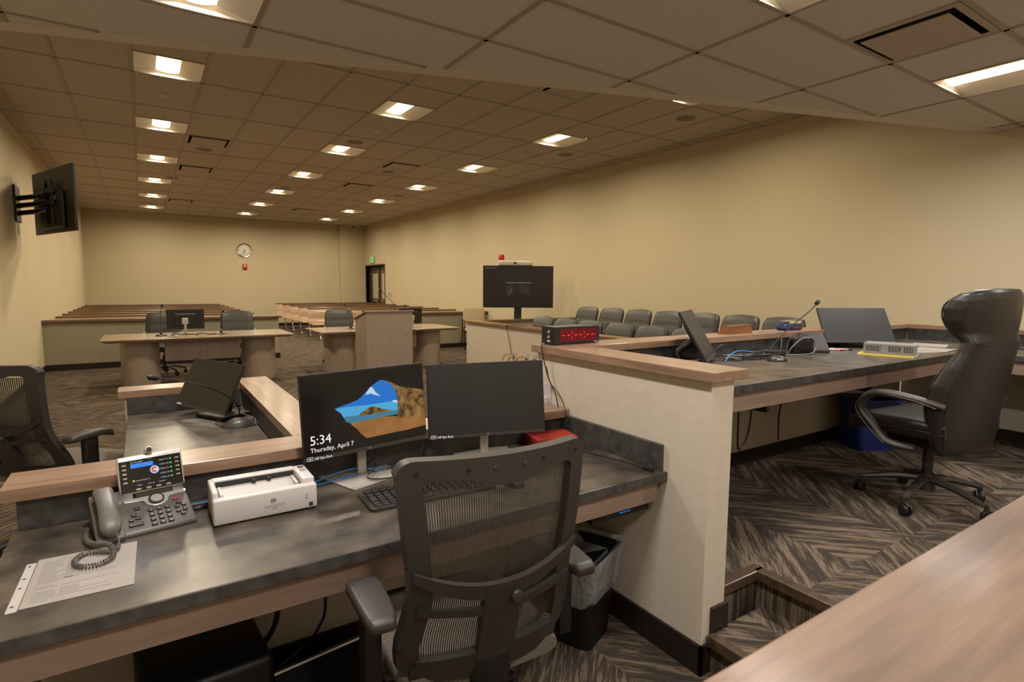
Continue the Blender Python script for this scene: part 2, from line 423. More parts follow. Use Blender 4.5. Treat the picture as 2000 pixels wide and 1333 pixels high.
# ------------------------------------------------------------------ ceiling fixtures
def troffer(label, loc, group):
    t = thing('ceiling_light', label, 'light', loc, 0, group)
    h = .292; b_ = MB()
    # reflector: flange, sloping sides up to the lens channel
    o = [(-h, -h), (h, -h), (h, h), (-h, h)]; i_ = [(-.105, -h+.02), (.105, -h+.02), (.105, h-.02), (-.105, h-.02)]; DP = .05
    v = [(x, y, .0) for x, y in o]+[(x, y, DP) for x, y in i_]
    b_._add(v, [(0, 1, 5, 4), (1, 2, 6, 5), (2, 3, 7, 6), (3, 0, 4, 7)])
    b_.obj('reflector', 'reflector', t, smooth=False)
    b_ = MB(); r = .306
    for q in ((-r, r, -r, -h), (-r, r, h, r), (-r, -h, -h, h), (h, r, -h, h)): b_.box(*q, -.004, .006)
    b_.obj('frame', 'tbar', t, smooth=False)
    b_ = MB()
    b_.grid(lambda u, v2: (-.104+.208*u, (-h+.021)+(2*h-.042)*v2, DP-.001-.022*math.sin(PI*u)), 8, 1)
    b_.obj('lens', 'lens', t)
    la = bpy.data.lights.new('lamp', 'AREA'); la.shape = 'RECTANGLE'; la.size = .2; la.size_y = .52; la.energy = LAMP_W; la.color = LAMP_RGB; la.spread = R(170)
    lo = bpy.data.objects.new('lamp', la); COL.objects.link(lo); lo.parent = t; lo.location = (0, 0, .02)
    b_ = MB(); b_.box(-r+.01, r-.01, -r+.01, r-.01, .06, .10); b_.obj('housing', 'tbar', t, smooth=False)
    return t
rows = ['left', 'middle', 'right']
t0 = None
for c, r, x, y in FARL:
    k = r+1 if c == 2 else r
    lab = 'square recessed ceiling light, %s one back in the %s row of the high ceiling' % (ORD[k] if k else 'nearest', rows[c])
    if t0 is None: t0 = troffer(lab, (x, y, ZC), 'square lights in the ceiling')
    else: copy_thing(t0, (x, y, ZC), 0, lab)
nl = ['square ceiling light cut by the top left of the frame', 'square ceiling light cut by the top edge, between vent and grid', 'square ceiling light cut by the right edge, beside the slot vent',
      'square light in the low ceiling right above the viewer', 'square light in the low ceiling behind the viewer, middle', 'square light in the low ceiling behind the viewer, right', 'square light in the low ceiling behind the viewer, left']
near_lamp = None
for (c, y), lab in zip(NEARL, nl):
    q = copy_thing(t0, (LX[c], y, ZN), 0, lab)
    for ch in q.children:
        if ch.type == 'LIGHT':
            if near_lamp is None: near_lamp = ch.data.copy(); near_lamp.energy = LOW_W; near_lamp.color = LOW_RGB
            ch.data = near_lamp
def vent(label, loc):
    t = thing('ceiling_vent', label, 'vent', loc, 0, 'ceiling air vents')
    b_ = MB(); r = .303; h = .262
    for q in ((-r, r, -r, -h), (-r, r, h, r), (-r, -h, -h, h), (h, r, -h, h)): b_.box(*q, -.003, .006)
    b_.obj('frame', 'ceiling', t, smooth=False)
    b_ = MB(); b_.box(-.228, .228, -.228, .228, -.016, -.008, .003); b_.obj('panel', 'ceiling', t, smooth=False)
    b_ = MB()
    for q in ((-h, h, -h, -h+.003), (-h, h, h-.003, h), (-h, -h+.003, -h, h), (h-.003, h, -h, h)): b_.box(*q, 0, .12)
    b_.box(-h, h, -h, h, .12, .125)
    b_.obj('plenum', 'deepblack', t, smooth=False)
    return t
vl = ['square ceiling vent in the left half, the nearer of two below the left light row', 'square ceiling vent right behind the nearer left vent', 'far small ceiling vent near the end of the left light row',
      'square ceiling vent between the middle and right light rows, nearer', 'square ceiling vent behind the one between middle and right rows', 'farthest ceiling vent between middle and right light rows', 'square ceiling vent just beyond the edge of the low ceiling']
v0 = vent(vl[0], (VENTS[0][0], VENTS[0][1], ZC))
for (x, y), lab in list(zip(VENTS, vl))[1:]: copy_thing(v0, (x, y, ZC), 0, lab)
copy_thing(v0, (3.977, 1.624, ZN), 0, 'large slot vent in the low ceiling at the upper right')
def ceil_speaker(label, x, y):
    t = thing('ceiling_speaker', label, 'speaker', (x, y, ZC), 0, 'round ceiling speakers')
    MB().lathe([(.0, -.004), (.10, -.006), (.112, -.004), (.115, 0)], n=32).obj('grille', 'speaker', t)
    MB().lathe([(.112, -.003), (.125, -.005), (.128, 0), (.112, 0)], n=32).obj('rim', 'tbar', t)
    return t
spk = [(.924, 10.36, 'round ceiling speaker beside the nearest left vent'), (3.977, 10.35, 'round ceiling speaker behind the vent between middle and right rows'), (2.76, 8.51, 'round ceiling speaker just before the second middle-row light'),
       (5.82, 7.34, 'round ceiling speaker below the second right-row light'), (5.82, 4.92, 'round ceiling speaker nearest, by the low ceiling edge'), (.6, 13.45, 'round ceiling speaker by the fourth left-row light'), (2.76, 13.4, 'round ceiling speaker by the fourth middle-row light'), (5.2, 12.9, 'round ceiling speaker near the far lights of the right row')]
s0 = ceil_speaker(spk[0][2], *spk[0][:2])
for x, y, l in spk[1:]: copy_thing(s0, (x, y, ZC), 0, l)
def smoke(label, x, y):
    t = thing('smoke_detector', label, 'smoke detector', (x, y, ZC), 0, 'small white ceiling detectors')
    MB().lathe([(.055, 0), (.055, -.012), (.05, -.018), (.0, -.019)], n=24).obj('base_plate', 'white', t)
    MB().lathe([(.032, -.018), (.03, -.032), (.0, -.036)], n=24).obj('sensor_cap', 'white', t)
    return t
sm = [(.313, 7.63, 'small white ceiling detector between the first and second left-row lights'), (2.773, 7.65, 'small white ceiling detector between the first and second middle-row lights'), (5.236, 7.68, 'small white ceiling detector beside the right light row')]
s0 = smoke(sm[0][2], *sm[0][:2])
for x, y, l in sm[1:]: copy_thing(s0, (x, y, ZC), 0, l)
def sprinkler(label, x, y):
    t = thing('fire_sprinkler', label, 'sprinkler', (x, y, ZC), 0, 'pendant sprinklers')
    MB().lathe([(.03, 0), (.028, -.006), (.012, -.008)], n=16).obj('flange', 'white', t)
    b_ = MB(); b_.cyl((0, 0, -.005), (0, 0, -.05), .007, n=8); b_.cyl((0, 0, -.05), (0, 0, -.053), .016, n=12); b_.obj('nozzle', 'chrome', t)
    return t
s0 = sprinkler('small pendant sprinkler left of the right light row', 4.031, 7.008)
copy_thing(s0, (5.317, 6.238, ZC), 0, 'small pendant sprinkler right beside the nearer right-row light')
t = thing('dome_camera', 'small dark dome camera on the ceiling in the far right corner', 'camera', (6.446, 20.3, ZC))
MB().lathe([(.07, 0), (.07, -.03), (.06, -.04)], n=20).obj('mount', 'white', t)
MB().lathe([(.055, -.035), (.05, -.07), (.03, -.092), (0, -.1)], n=20).obj('dome', 'black', t)

# ------------------------------------------------------------------ door, signs, clock on the far walls
dx = 7.12
mb = MB(); mb.box(XR-.012, dx, DY0-.05, DY0, 0, DZ+.05); mb.box(XR-.012, dx, DY1, DY1+.05, 0, DZ+.05); mb.box(XR-.012, dx, DY0, DY1, DZ, DZ+.05)
mb.box(dx, dx+.05, DY0-.05, DY1+.05, DZ-.03, DZ+.1); mb.box(dx-.03, dx+.02, (DY0+DY1)/2-.02, (DY0+DY1)/2+.02, 0, DZ)
struct(mb.obj('door_frame', 'doordark', smooth=False))
for i, (a, b2) in enumerate(((DY0+.01, (DY0+DY1)/2-.02), ((DY0+DY1)/2+.02, DY1-.01))):
    m_ = MB(); st = .16
    m_.box(dx, dx+.045, a, a+st, .01, DZ-.01); m_.box(dx, dx+.045, b2-st, b2, .01, DZ-.01)
    m_.box(dx, dx+.045, a+st, b2-st, .01, .35); m_.box(dx, dx+.045, a+st, b2-st, DZ-.25, DZ-.01); m_.box(dx, dx+.045, a+st, b2-st, .78, .95)
    dr = struct(m_.obj('door_%d' % (i+1), 'doorwood', smooth=False))
    MB().box(dx+.015, dx+.03, a+st, b2-st, .95, DZ-.25).obj('glass_pane', 'frost', dr, smooth=False)
    MB().box(dx+.015, dx+.03, a+st, b2-st, .35, .78).obj('lower_panel', 'doorwood', dr, smooth=False)
    MB().box(dx-.06, dx-.03, a+.08, b2-.1, .84, .90, .008).obj('push_bar', 'chrome', dr)
    MB().box(dx-.05, dx, a+.25, b2-.2, DZ-.1, DZ-.04, .005).obj('door_closer', 'pewter', dr)
t = thing('exit_sign', 'small green-lit exit sign above the double doors', 'sign', (XR, 19.68, .883+H0))
MB().box(-.05, 0, -.17, .17, -.11, .11, .006).obj('housing', 'offwhite', t, smooth=False)
MB().box(-.053, -.0505, -.155, .155, -.095, .095).obj('sign_face', 'exit', t, smooth=False)
lettering(t, 'EXIT', .14, T(-.0545, .14, -.05) @ RZ(-PI/2) @ FACE, 'redplastic', depth=.0005)
t = thing('wall_keypad', 'small white wall plate right of the double doors', 'wall plate', (XR, 18.05, -.303+H0))
MB().box(-.02, 0, -.12, .12, -.07, .09, .004).obj('plate', 'white', t, smooth=False)
MB().box(-.024, -.0195, .03, .08, -.03, .05).obj('display_window', 'inkdark', t, smooth=False)
t = thing('wall_clock', 'round silver-rimmed wall clock high on the back wall', 'clock', (2.891, YB, 1.10+H0))
MB().at(RX(PI/2)).lathe([(.0, .0), (.235, .0), (.235, .03), (.225, .045), (.2, .04), (.19, .028)], n=48).obj('rim', 'chrome', t)
MB().at(RX(PI/2)).lathe([(0, .0285), (.19, .029), (.19, .0275)], n=48).obj('dial', 'dial', t)
b_ = MB()
for k in range(12):
    a = k*PI/6; c_ = (.155*math.sin(a), -.032, .155*math.cos(a)); b_.cbox(c_, (.018, .002, .018))
b_.obj('hour_marks', 'inkdark', t, smooth=False)
def hand(ang, L, wd, y): return MB().at(RY(ang)).box(-wd, wd, y, y+.002, -.025, L).obj('hand', 'inkdark', t, smooth=False)
hand(math.radians(167), .1, .008, -.036); hand(math.radians(204), .145, .005, -.04)
t = thing('fire_alarm', 'small red fire alarm strobe on the back wall under the clock', 'alarm', (2.887, YB, .556+H0))
MB().box(-.07, .07, -.04, 0, -.09, .09, .01).obj('housing', 'redplastic', t); MB().box(-.03, .03, -.055, -.039, -.02, .06, .006).obj('strobe_lens', 'white', t)
t = thing('fire_alarm', 'small red fire alarm box on the right wall above the television', 'alarm', (XR, 11.035, .615+H0))
MB().box(-.05, 0, -.08, .08, -.09, .09, .01).obj('housing', 'redplastic', t); MB().box(-.06, -.049, -.03, .03, -.04, .05, .006).obj('strobe_lens', 'redplastic', t)

# ------------------------------------------------------------------ half walls and caps
def halfwall(nm, x0, x1, y0, y1, z1, mt, cap, capmt, capz, over, base_mt='dark_trim', extra=None):
    o = struct(MB().box(x0, x1, y0, y1, 0, z1).obj(nm, mt, smooth=False))
    MB().box(x0-over[0], x1+over[1], y0-over[2], y1+over[3], z1, capz, .0025).obj(cap, capmt, o, smooth=False)
    return o
def bbd(nm, parts, mt='dark_trim'):
    b_ = MB()
    for q in parts: b_.box(*q)
    return struct(b_.obj(nm, mt, smooth=False))
# gallery rail, left and right of the aisle
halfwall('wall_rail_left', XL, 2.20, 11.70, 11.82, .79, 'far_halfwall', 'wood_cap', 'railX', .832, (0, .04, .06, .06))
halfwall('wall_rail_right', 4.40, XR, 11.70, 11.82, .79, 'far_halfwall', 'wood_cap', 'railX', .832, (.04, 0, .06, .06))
bbd('baseboard_rail', [(XL, 2.21, 11.688, 11.70, 0, .1), (4.39, XR, 11.688, 11.70, 0, .1), (2.2, 2.212, 11.688, 11.83, 0, .1), (4.388, 4.40, 11.688, 11.83, 0, .1)])
# jury box
JC = .852
o = halfwall('wall_jury', 4.62, 4.76, 3.3, 8.46, JC-.045, 'halfwall', 'wood_cap', 'railY', JC, (.03, .03, 0, .02))
o = halfwall('wall_jury_end', 4.76, XR, 8.33, 8.46, JC-.045, 'halfwall', 'wood_cap', 'railX', JC, (-.032, 0, .04, .02))
bbd('baseboard_jury', [(4.608, 4.62, 3.3, 8.47, 0, .1)])
struct(MB().box(5.62, XR, 2.6, 8.32, 0, .15).obj('floor_riser', 'carpet', smooth=False))
# pony wall between clerk and judge, and the judge's front wall
PZ = -.335+H0; PC = -.298+H0
W_pony = halfwall('wall_pony', 1.683, 1.81, 1.262, 2.32, PZ, 'halfwall', 'wood_cap', 'capY', PC, (.03, .045, .028, -.17))
W_bench = halfwall('wall_bench_front', 1.81, 5.45, 2.175, 2.32, PZ, 'halfwall', 'wood_cap', 'capX', PC, (.157, .17, .03, .02))
W_side = halfwall('wall_bench_side', 5.475, 5.60, .27, 2.175, PZ, 'halfwall', 'wood_cap', 'capY', PC, (.025, .02, 0, -.03))
bbd('baseboard_pony', [(1.671, 1.683, 1.25, 2.2, 0, .115), (1.671, 1.745, 1.25, 1.262, 0, .115), (1.73, 1.822, 1.249, 1.262, .14, .25), (1.81, 1.822, 1.262, 1.30, .14, .25), (1.81, 1.822, 1.3, 2.17, .30, .385),
    (1.822, 5.47, 2.163, 2.175, .30, .385), (5.463, 5.475, .4, 2.16, .30, .385)])
# clerk's front wall
WZ = -.625+H0; WC = -.585+H0
W_clerk = halfwall('wall_clerk_front', -.335, 1.683, 2.105, 2.22, WZ, 'halfwall', 'wood_cap', 'capX', WC, (.03, -.001, .045, .02))
bbd('baseboard_clerk', [(-.33, 1.67, 2.093, 2.105, 0, .115)])
# witness desk walls
W_wside = halfwall('wall_witness_side', .49, .60, 2.24, 3.80, WZ, 'halfwall', 'wood_cap', 'capY', WC, (.03, .03, 0, .01))
W_wback = halfwall('wall_witness_back', -.11, .49, 3.67, 3.80, WZ, 'halfwall', 'wood_cap', 'capX', WC, (.03, -.031, .02, .01))
# foreground partition with a wide wood cap
o = halfwall('wall_foreground', -1.38, 5.6, .03, .235, -.345+H0, 'halfwall', 'wood_cap', 'capF', -.305+H0, (0, 0, .05, .025))

# ------------------------------------------------------------------ worktops
def desk(name, label, x0, x1, y0, y1, ztop, front='y', parts=(), rot=0):
    t = thing(name, label, 'desk', ((x0+x1)/2, (y0+y1)/2, 0)); cx, cy = (x0+x1)/2, (y0+y1)/2
    MB().box(x0-cx, x1-cx, y0-cy, y1-cy, ztop-.036, ztop, .003).obj('desk_top', 'laminate', t, smooth=False)
    for nm, q, mt in parts:
        MB().box(q[0]-cx, q[1]-cx, q[2]-cy, q[3]-cy, q[4], q[5], .0015).obj(nm, mt, t, smooth=False)
    return t
DZC = .73
def splash(wall, *q): return MB().box(*q, .0015).obj('backsplash', 'laminate_edge', wall, smooth=False)
dk = desk('clerk_desk', 'long slate-topped clerk desk with wooden apron along the front', -.345, 1.681, 1.45, 2.09, DZC, parts=[
    ('edge_band', (-.346, 1.6812, 1.448, 1.45, DZC-.035, DZC-.001), 'laminate_edge'),
    ('apron', (-.32, 1.655, 1.472, 1.492, .612, .694), 'aprX'),
    ])
splash(W_clerk, -.335, 1.66, 2.088, 2.104, DZC, WZ); splash(W_pony, 1.662, 1.682, 1.47, 2.087, DZC, .834)
DZJ = 1.025
jd = desk('judge_desk', 'long slate-topped judge bench desk with wooden apron', 1.812, 5.46, 1.475, 2.16, DZJ, parts=[
    ('edge_band', (1.812, 4.72, 1.473, 1.475, DZJ-.038, DZJ-.001), 'laminate_edge'),
    ('apron', (1.812, 4.74, 1.497, 1.517, .90, .987), 'aprX'),
    ('bracket', (2.44, 2.46, 1.52, 2.1, .86, .985), 'black'), ('bracket', (3.44, 3.46, 1.52, 2.1, .86, .985), 'black')])
jr = desk('side_desk', 'slate-topped side desk at the far right behind the tall chair', 4.70, 5.46, .27, 1.472, DZJ, parts=[
    ('edge_band', (4.698, 4.70, .27, 1.472, DZJ-.038, DZJ-.001), 'laminate_edge'),
    ('apron', (4.72, 4.74, .27, 1.472, .90, .987), 'aprY'), ('bracket', (4.78, 5.3, .86, .88, .70, .985), 'black'),
    ])
splash(W_bench, 1.812, 5.456, 2.158, 2.174, DZJ, PZ); splash(W_side, 5.458, 5.474, .27, 2.15, DZJ, PZ)
wd = desk('witness_desk', 'small slate-topped desk with wooden rails left of the clerk', -.10, .462, 2.242, 3.65, DZC)
splash(W_wback, -.10, .46, 3.652, 3.668, DZC, WZ); splash(W_wside, .465, .489, 2.245, 3.65, DZC, WZ)
# support panels that hold the two desks' outer ends
MB().box(-.09-.181, -.075-.181, 2.25-2.946, 3.64-2.946, 0, .694).obj('end_panel', 'halfwall', wd, smooth=False)
MB().box(-.325-.668, -.308-.668, 1.60-1.77, 2.08-1.77, 0, .694).obj('end_panel', 'halfwall', dk, smooth=False)

# ------------------------------------------------------------------ monitors
def monitor(label, base_loc, yaw, c, W_, H_, tilt, roll=0, stand='plate', panel='screen_matt', sticker=None, cat='monitor', group=None, base_yaw=0, chin=.016, backside=False):
    """root on the desk; c = screen centre in room coordinates; front faces local -Y"""
    t = thing('computer_monitor', label, cat, base_loc, yaw, group)
    inv = RZ(-yaw) @ Matrix.Translation(-Vector(base_loc)); lc = inv @ Vector(c)
    S4 = T(*lc) @ RX(-tilt) @ RY(-roll)
    MB().at(S4).cbox((0, .008, 0), (W_, .012, H_), .002).obj('housing', 'black', t, smooth=False)
    MB().at(S4).box(-W_/2+.1, W_/2-.1, .013, .038, -H_/2+.06, H_/2-.06, .012, 3).obj('back_cover', 'black', t, smooth=False)
    MB().at(S4).box(-W_/2+.005, W_/2-.005, -.0005, .003, -H_/2+chin, H_/2-.005).obj('display', panel, t, smooth=False)
    MB().at(S4).box(-W_/2+.002, W_/2-.002, -.0012, .003, -H_/2+.001, -H_/2+chin-.001).obj('chin', 'softblack', t, smooth=False)
    bl = RZ(base_yaw)
    att = S4 @ Vector((0, .04, -.02))
    if stand == 'plate':
        MB().at(T(0, lc.y+.06, 0) @ bl).box(-.125, .125, -.12, .1, .0, .007, .002).obj('stand_base', 'standmetal', t, smooth=False)
        MB().at(T(0, lc.y+.06, 0)).box(-.017, .017, -.006, .006, .007, att.z, .002).obj('stand_neck', 'standmetal', t, smooth=False)
        MB().box(-.04, .04, lc.y+.03, lc.y+.062, att.z-.05, att.z+.04, .004).obj('hinge', 'silver', t, smooth=False)
    elif stand == 'touch':
        b_ = MB().at(T(0, lc.y+.05, 0)); b_.box(-.11, .11, -.06, .12, 0, .02, .006); b_.obj('stand_base', 'black', t, smooth=False)
        MB().tube([(0, lc.y+.1, .02), (0, lc.y+.11, att.z*.5), tuple(att)], .022, 10, 4).obj('stand_neck', 'black', t)
    if sticker:
        s4 = S4 @ T(-W_/2, -.0018, -H_/2)
        lettering(t, 'HP Eye Ease', .0125, s4 @ T(.036, 0, .004) @ FACE, 'text', 'lettering')  # sticker print is unlit in kind; its brightness is put in as glow
        b_ = MB().at(s4)
        for q in ((.010, .030, .0035, .0045), (.010, .030, .0155, .0165), (.010, .011, .0035, .0165), (.029, .030, .0035, .0165), (.016, .024, .0085, .0115)): b_.box(q[0], q[1], -.0004, 0, q[2], q[3])
        b_.obj('sticker_icon', 'text', t, smooth=False)  # printed icon, glow added to its colour like the lettering
        b_ = MB().at(S4 @ T(0, -.0016, -H_/2+.008) @ FACE); b_.flat([(-.006, -.004), (-.0045, -.004), (-.002, .004), (-.0035, .004)]); b_.flat([(-.001, -.004), (.0005, -.004), (.003, .004), (.0015, .004)]); b_.obj('maker_mark', 'silver', t, smooth=False)
    return t, S4
m1, S1 = monitor('left monitor on the clerk desk showing a lock screen reading 5:34', (.671, 1.984, DZC), R(7.5), (.671, 1.984, .994), .488, .30, R(5), R(.6), panel='screen', sticker=True, base_yaw=R(12))
m2, S2 = monitor('right monitor on the clerk desk, black screen, behind the mesh chair', (1.158, 1.945, DZC), R(-18), (1.158, 1.945, .988), .488, .30, R(7), R(.7), sticker=True, base_yaw=0)
# lock screen on the left monitor
P1 = S1 @ T(0, -.0014, .004)
def pic(poly, k, mt, nm):
    b_ = MB().at(P1 @ T(0, -.0002*k, 0) @ FACE); b_.flat(poly); return b_.obj(nm, mt, m1, smooth=False)
pic([(-.1267, .0142), (-.1085, .0207), (-.0798, .0259), (-.045, .0333), (-.0266, .0417), (-.004, .0608), (.0255, .083), (.055, .0982), (.0753, .0944), (.103, .0737), (.1182, .0489), (.123, .0215), (.1221, -.0259), (.0177, -.0251), (-.0959, -.0205), (-.103, -.0051), (-.1148, .0053)], 1, 'sky', 'lock_screen_sky')
pic([(-.1236, .0158), (-.0805, .0159), (-.0036, .0121), (.1232, .0123), (.1221, -.0259), (.0177, -.0251), (-.0959, -.0205), (-.103, -.0051), (-.1148, .0053)], 2, 'skylow', 'lock_screen_sky')
pic([(-.0957, -.0184), (.0179, -.0222), (.1223, -.0236), (.1212, -.0396), (.0571, -.0418), (-.0076, -.0434), (-.0713, -.0447), (-.088, -.0362)], 3, 'sea', 'lock_screen_sea')
pic([(-.0727, -.0437), (-.0075, -.0427), (.0572, -.041), (.124, -.0477), (.1933, -.0585), (.2395, -.061), (.2383, -.1014), (.1544, -.1068), (.0689, -.1072), (-.0123, -.109), (-.0344, -.0889), (-.0485, -.0681), (-.063, -.0562)], 4, 'sand', 'lock_screen_sand')
pic([(.0737, .096), (.0996, .084), (.1323, .0663), (.1663, .056), (.21, .0467), (.2402, .0366), (.2394, -.0625), (.1932, -.0609), (.1579, -.0592), (.1361, -.0589), (.1132, -.0552), (.1175, -.0429), (.1231, -.0245), (.1239, -.0016), (.123, .0215), (.1182, .0489), (.103, .0737)], 5, 'rock', 'lock_screen_rock')
pic([(-.040, -.0235), (-.028, -.012), (-.012, -.006), (.004, .002), (.022, .004), (.040, -.003), (.062, -.012), (.082, -.016), (.098, -.0245)], 5, 'rock', 'lock_screen_rock')
pic([(-.0072, .0494), (.0043, .0656), (.0155, .0775), (.0247, .0719), (.0303, .0601), (.043, .0458), (.0563, .0373), (.0308, .0444), (.0153, .0524)], 4, 'cloud', 'lock_screen_cloud')
pic([(.0977, .0113), (.1073, .016), (.1215, .0125), (.1217, .0025), (.1108, .0064)], 4, 'cloud', 'lock_screen_cloud')
lettering(m1, '5:34', .045, P1 @ T(-.222, -.001, -.098) @ FACE, 'text')
lettering(m1, 'Thursday, April 7', .0225, P1 @ T(-.222, -.001, -.124) @ FACE, 'text')
m3, S3 = monitor('tilted black monitor standing on the judge desk beside the thick book', (4.31, 2.03, DZJ), R(-36), (4.31, 2.03, 1.187), .49, .295, R(34.5), R(.5), stand='touch')
m4, S4_ = monitor('dark tilted touch monitor on the witness desk', (.27, 3.34, DZC), R(-59.7), (.27, 3.34, .912), .41, .27, R(25.6), R(-2.1), stand='touch', panel='screen_green')
lettering(m4, 'planar', .016, S4_ @ T(-.19, -.002, -.128) @ FACE, 'text')  # printed maker name, brightened by a glow of its own
# judge's left monitor, seen almost edge on
m5, S5 = monitor('monitor seen edge-on at the left end of the judge desk', (2.57, 2.00, DZJ), R(31), (2.575, 2.03, 1.19), .42, .30, R(30), 0, stand='touch', panel='screen_matt')
m6, S6 = monitor('monitor seen from behind on the left counsel table', (.495, 9.42, .695), PI+R(-3), (.503, 9.45, .925), .478, .285, 0, 0)
m7, S7 = monitor('monitor seen from behind on the right counsel table beside the lectern', (4.05, 9.45, .695), PI+R(12), (4.03, 9.5, .89), .488, .285, 0, 0)

# ------------------------------------------------------------------ televisions
t = thing('wall_television', 'large black television on a swing arm, seen from behind on the left wall', 'television', (-.915, 9.554, 1.052+H0), R(-68))
MB().cbox((0, 0, 0), (1.44, .035, .82), .006).obj('housing', 'deepblack', t, smooth=False)
MB().box(-.35, .45, -.06, -.015, -.36, .1, .02).obj('rear_cover', 'deepblack', t, smooth=False)
MB().box(-.71, .71, .0178, .0195, -.395, .395).obj('display', 'screen', t, smooth=False)
b_ = MB(); b_.box(.2, .26, -.063, -.058, .0, .05); b_.obj('label_sticker', 'paper', t, smooth=False)
b_ = MB()
for k in range(4): b_.box(.2+.012*k, .206+.012*k, -.064, -.06, -.2, -.05-.01*k)
b_.obj('port_strip', 'pewter', t, smooth=False)
b_ = MB(); b_.box(-.02, .0, -.09, -.055, -.3, .26); b_.box(.16, .18, -.09, -.055, -.3, .26); b_.box(-.1, .26, -.1, -.08, -.06, .0); b_.box(-.1, .26, -.1, -.08, .08, .14); b_.obj('mount_rail', 'deepblack', t, smooth=False)
# arm in room coordinates -> local
def loc_of(t, p): return (RZ(-t.rotation_euler[2]) @ Matrix.Translation(-Vector(t.location))) @ Vector(p)
b_ = MB()
for z in (-.1, .0, .1):
    b_.tube([loc_of(t, (XL+.02, 10.2, 1.03+H0+z)), loc_of(t, (-1.12, 9.98, 1.05+H0+z)), loc_of(t, (-.99, 9.52, 1.05+H0+z))], .034, 8)
b_.obj('swing_arm', 'black', t)
q = [loc_of(t, p) for p in ((XL, 10.05, .85+H0), (XL+.03, 10.35, 1.3+H0))]
b_ = MB(); b_.at(T(*loc_of(t, (XL+.012, 10.2, 1.05+H0))) @ RZ(R(68))).box(-.012, .012, -.18, .18, -.24, .24, .004); b_.obj('wall_plate', 'deepblack', t, smooth=False)
t = thing('wall_outlet', 'white outlet plate on the left wall below the television mount', 'outlet', (XL, 10.25, .72+H0))
MB().box(0, .01, -.06, .06, -.07, .07, .002).obj('plate', 'white', t, smooth=False); MB().box(.0095, .012, -.02, .02, -.045, .045).obj('socket_face', 'offwhite', t, smooth=False)

t = thing('television', 'large dark television on a pole stand behind the jury box', 'television', (5.95, 8.87, 0), R(-30))
TZ = 1.43
MB().cbox((0, 0, TZ), (1.33, .045, .79), .006).obj('housing', 'black', t, smooth=False)
MB().box(-.655, .655, -.0245, -.0225, TZ-.385, TZ+.385).obj('display', 'scrglow', t, smooth=False)
MB().box(-.07, .07, .03, .09, .03, TZ, .01).obj('pole', 'black', t, smooth=False)
MB().box(-.35, .35, -.12, .28, 0, .03, .01).obj('stand_base', 'black', t, smooth=False)
MB().box(-.3, .3, .02, .06, TZ-.2, TZ+.2, .005).obj('mount_bracket', 'black', t, smooth=False)
D4 = T(0, -.026, TZ)
lettering(t, 'Tap the touch device, or start the Webex app to get started', .019, D4 @ T(0, 0, .07) @ FACE, 'uiwhite', align='CENTER')
MB().at(D4).box(-.62, -.42, -.0005, .0, .346, .356).obj('screen_caption', 'textdim', t, smooth=False); lettering(t, '5:34', .018, D4 @ T(.58, 0, .345) @ FACE, 'textdim')
b_ = MB().at(D4 @ FACE)
b_.flat([(-.22, -.13), (-.06, -.13), (-.06, .02), (-.22, .02)]); b_.flat([(.01, -.13), (.15, -.13), (.15, .02), (.01, .02)]); b_.obj('screen_panel', emit('ui_panel', (42, 38, 36), .5), t, smooth=False)
b_ = MB().at(D4 @ T(0, -.001, 0))
b_.tube([(-.17+.035*math.cos(a*PI/6), 0, -.12+.035*math.sin(a*PI/6)) for a in range(12)], .002, 4, closed=True)
b_.tube([(-.15, 0, -.09), (-.135, 0, -.03), (-.125, 0, -.03), (-.13, 0, -.1)], .002, 4)
b_.tube([(.14, 0, -.14), (.14, 0, -.04), (.19, 0, -.04), (.19, 0, -.14)], .0022, 4, closed=True); b_.box(.15, .18, -.001, 0, -.055, -.045)
b_.obj('screen_icons', 'textdim', t)
t = thing('video_bar', 'long silver video camera bar resting on top of the television', 'camera', (5.90, 8.89, TZ+.396), R(-30))
MB().box(-.32, .32, -.035, .035, .0, .095, .012, 3).obj('housing', 'silver', t)
MB().at(T(-.01, -.034, .048) @ RX(PI/2)).lathe([(0, .014), (.018, .012), (.024, .006), (.024, 0)], n=20).obj('camera_eye', 'deepblack', t)

# ------------------------------------------------------------------ pews
def pew(label, x0, x1, y, nlegs=4):
    L = x1-x0; t = thing('pew', label, 'bench', (x0, y, 0), 0, 'wooden pews of the gallery')
    # one bent plywood shell: seat rolling up into the back; front of pew faces -Y
    prof = [(-.36, .40), (-.35, .42), (-.30, .435), (-.10, .425), (0, .43), (.035, .46), (.05, .55), (.075, .68), (.10, .80), (.11, .81), (.125, .80), (.10, .68), (.075, .55), (.06, .45), (.02, .41), (-.10, .40), (-.30, .41), (-.34, .395)]
    rings = [[(x, a, b2) for a, b2 in prof] for x in (0, L)]
    MB().loft(rings).obj('bench_shell', 'pew', t)
    MB().box(0, L, .094, .130, .79, .822, .003).obj('top_rail', 'railX', t, smooth=False)
    k = max(2, int(L/1.1)+1)
    for i in range(k):
        x = .22+(L-.44)*i/(k-1)
        b_ = MB(); b_.tube([(x, -.16, .40), (x, -.19, .22), (x, -.34, .012)], .014, 8, 4); b_.tube([(x, -.16, .40), (x, -.12, .22), (x, .02, .012)], .014, 8, 4)
        b_.box(x-.03, x+.03, -.37, -.31, 0, .012); b_.box(x-.03, x+.03, -.01, .05, 0, .012); b_.box(x-.02, x+.02, -.3, .03, .385, .402)
        b_.obj('leg', 'chrome', t)
    return t
PY = [13.1+1.045*k for k in range(8)]
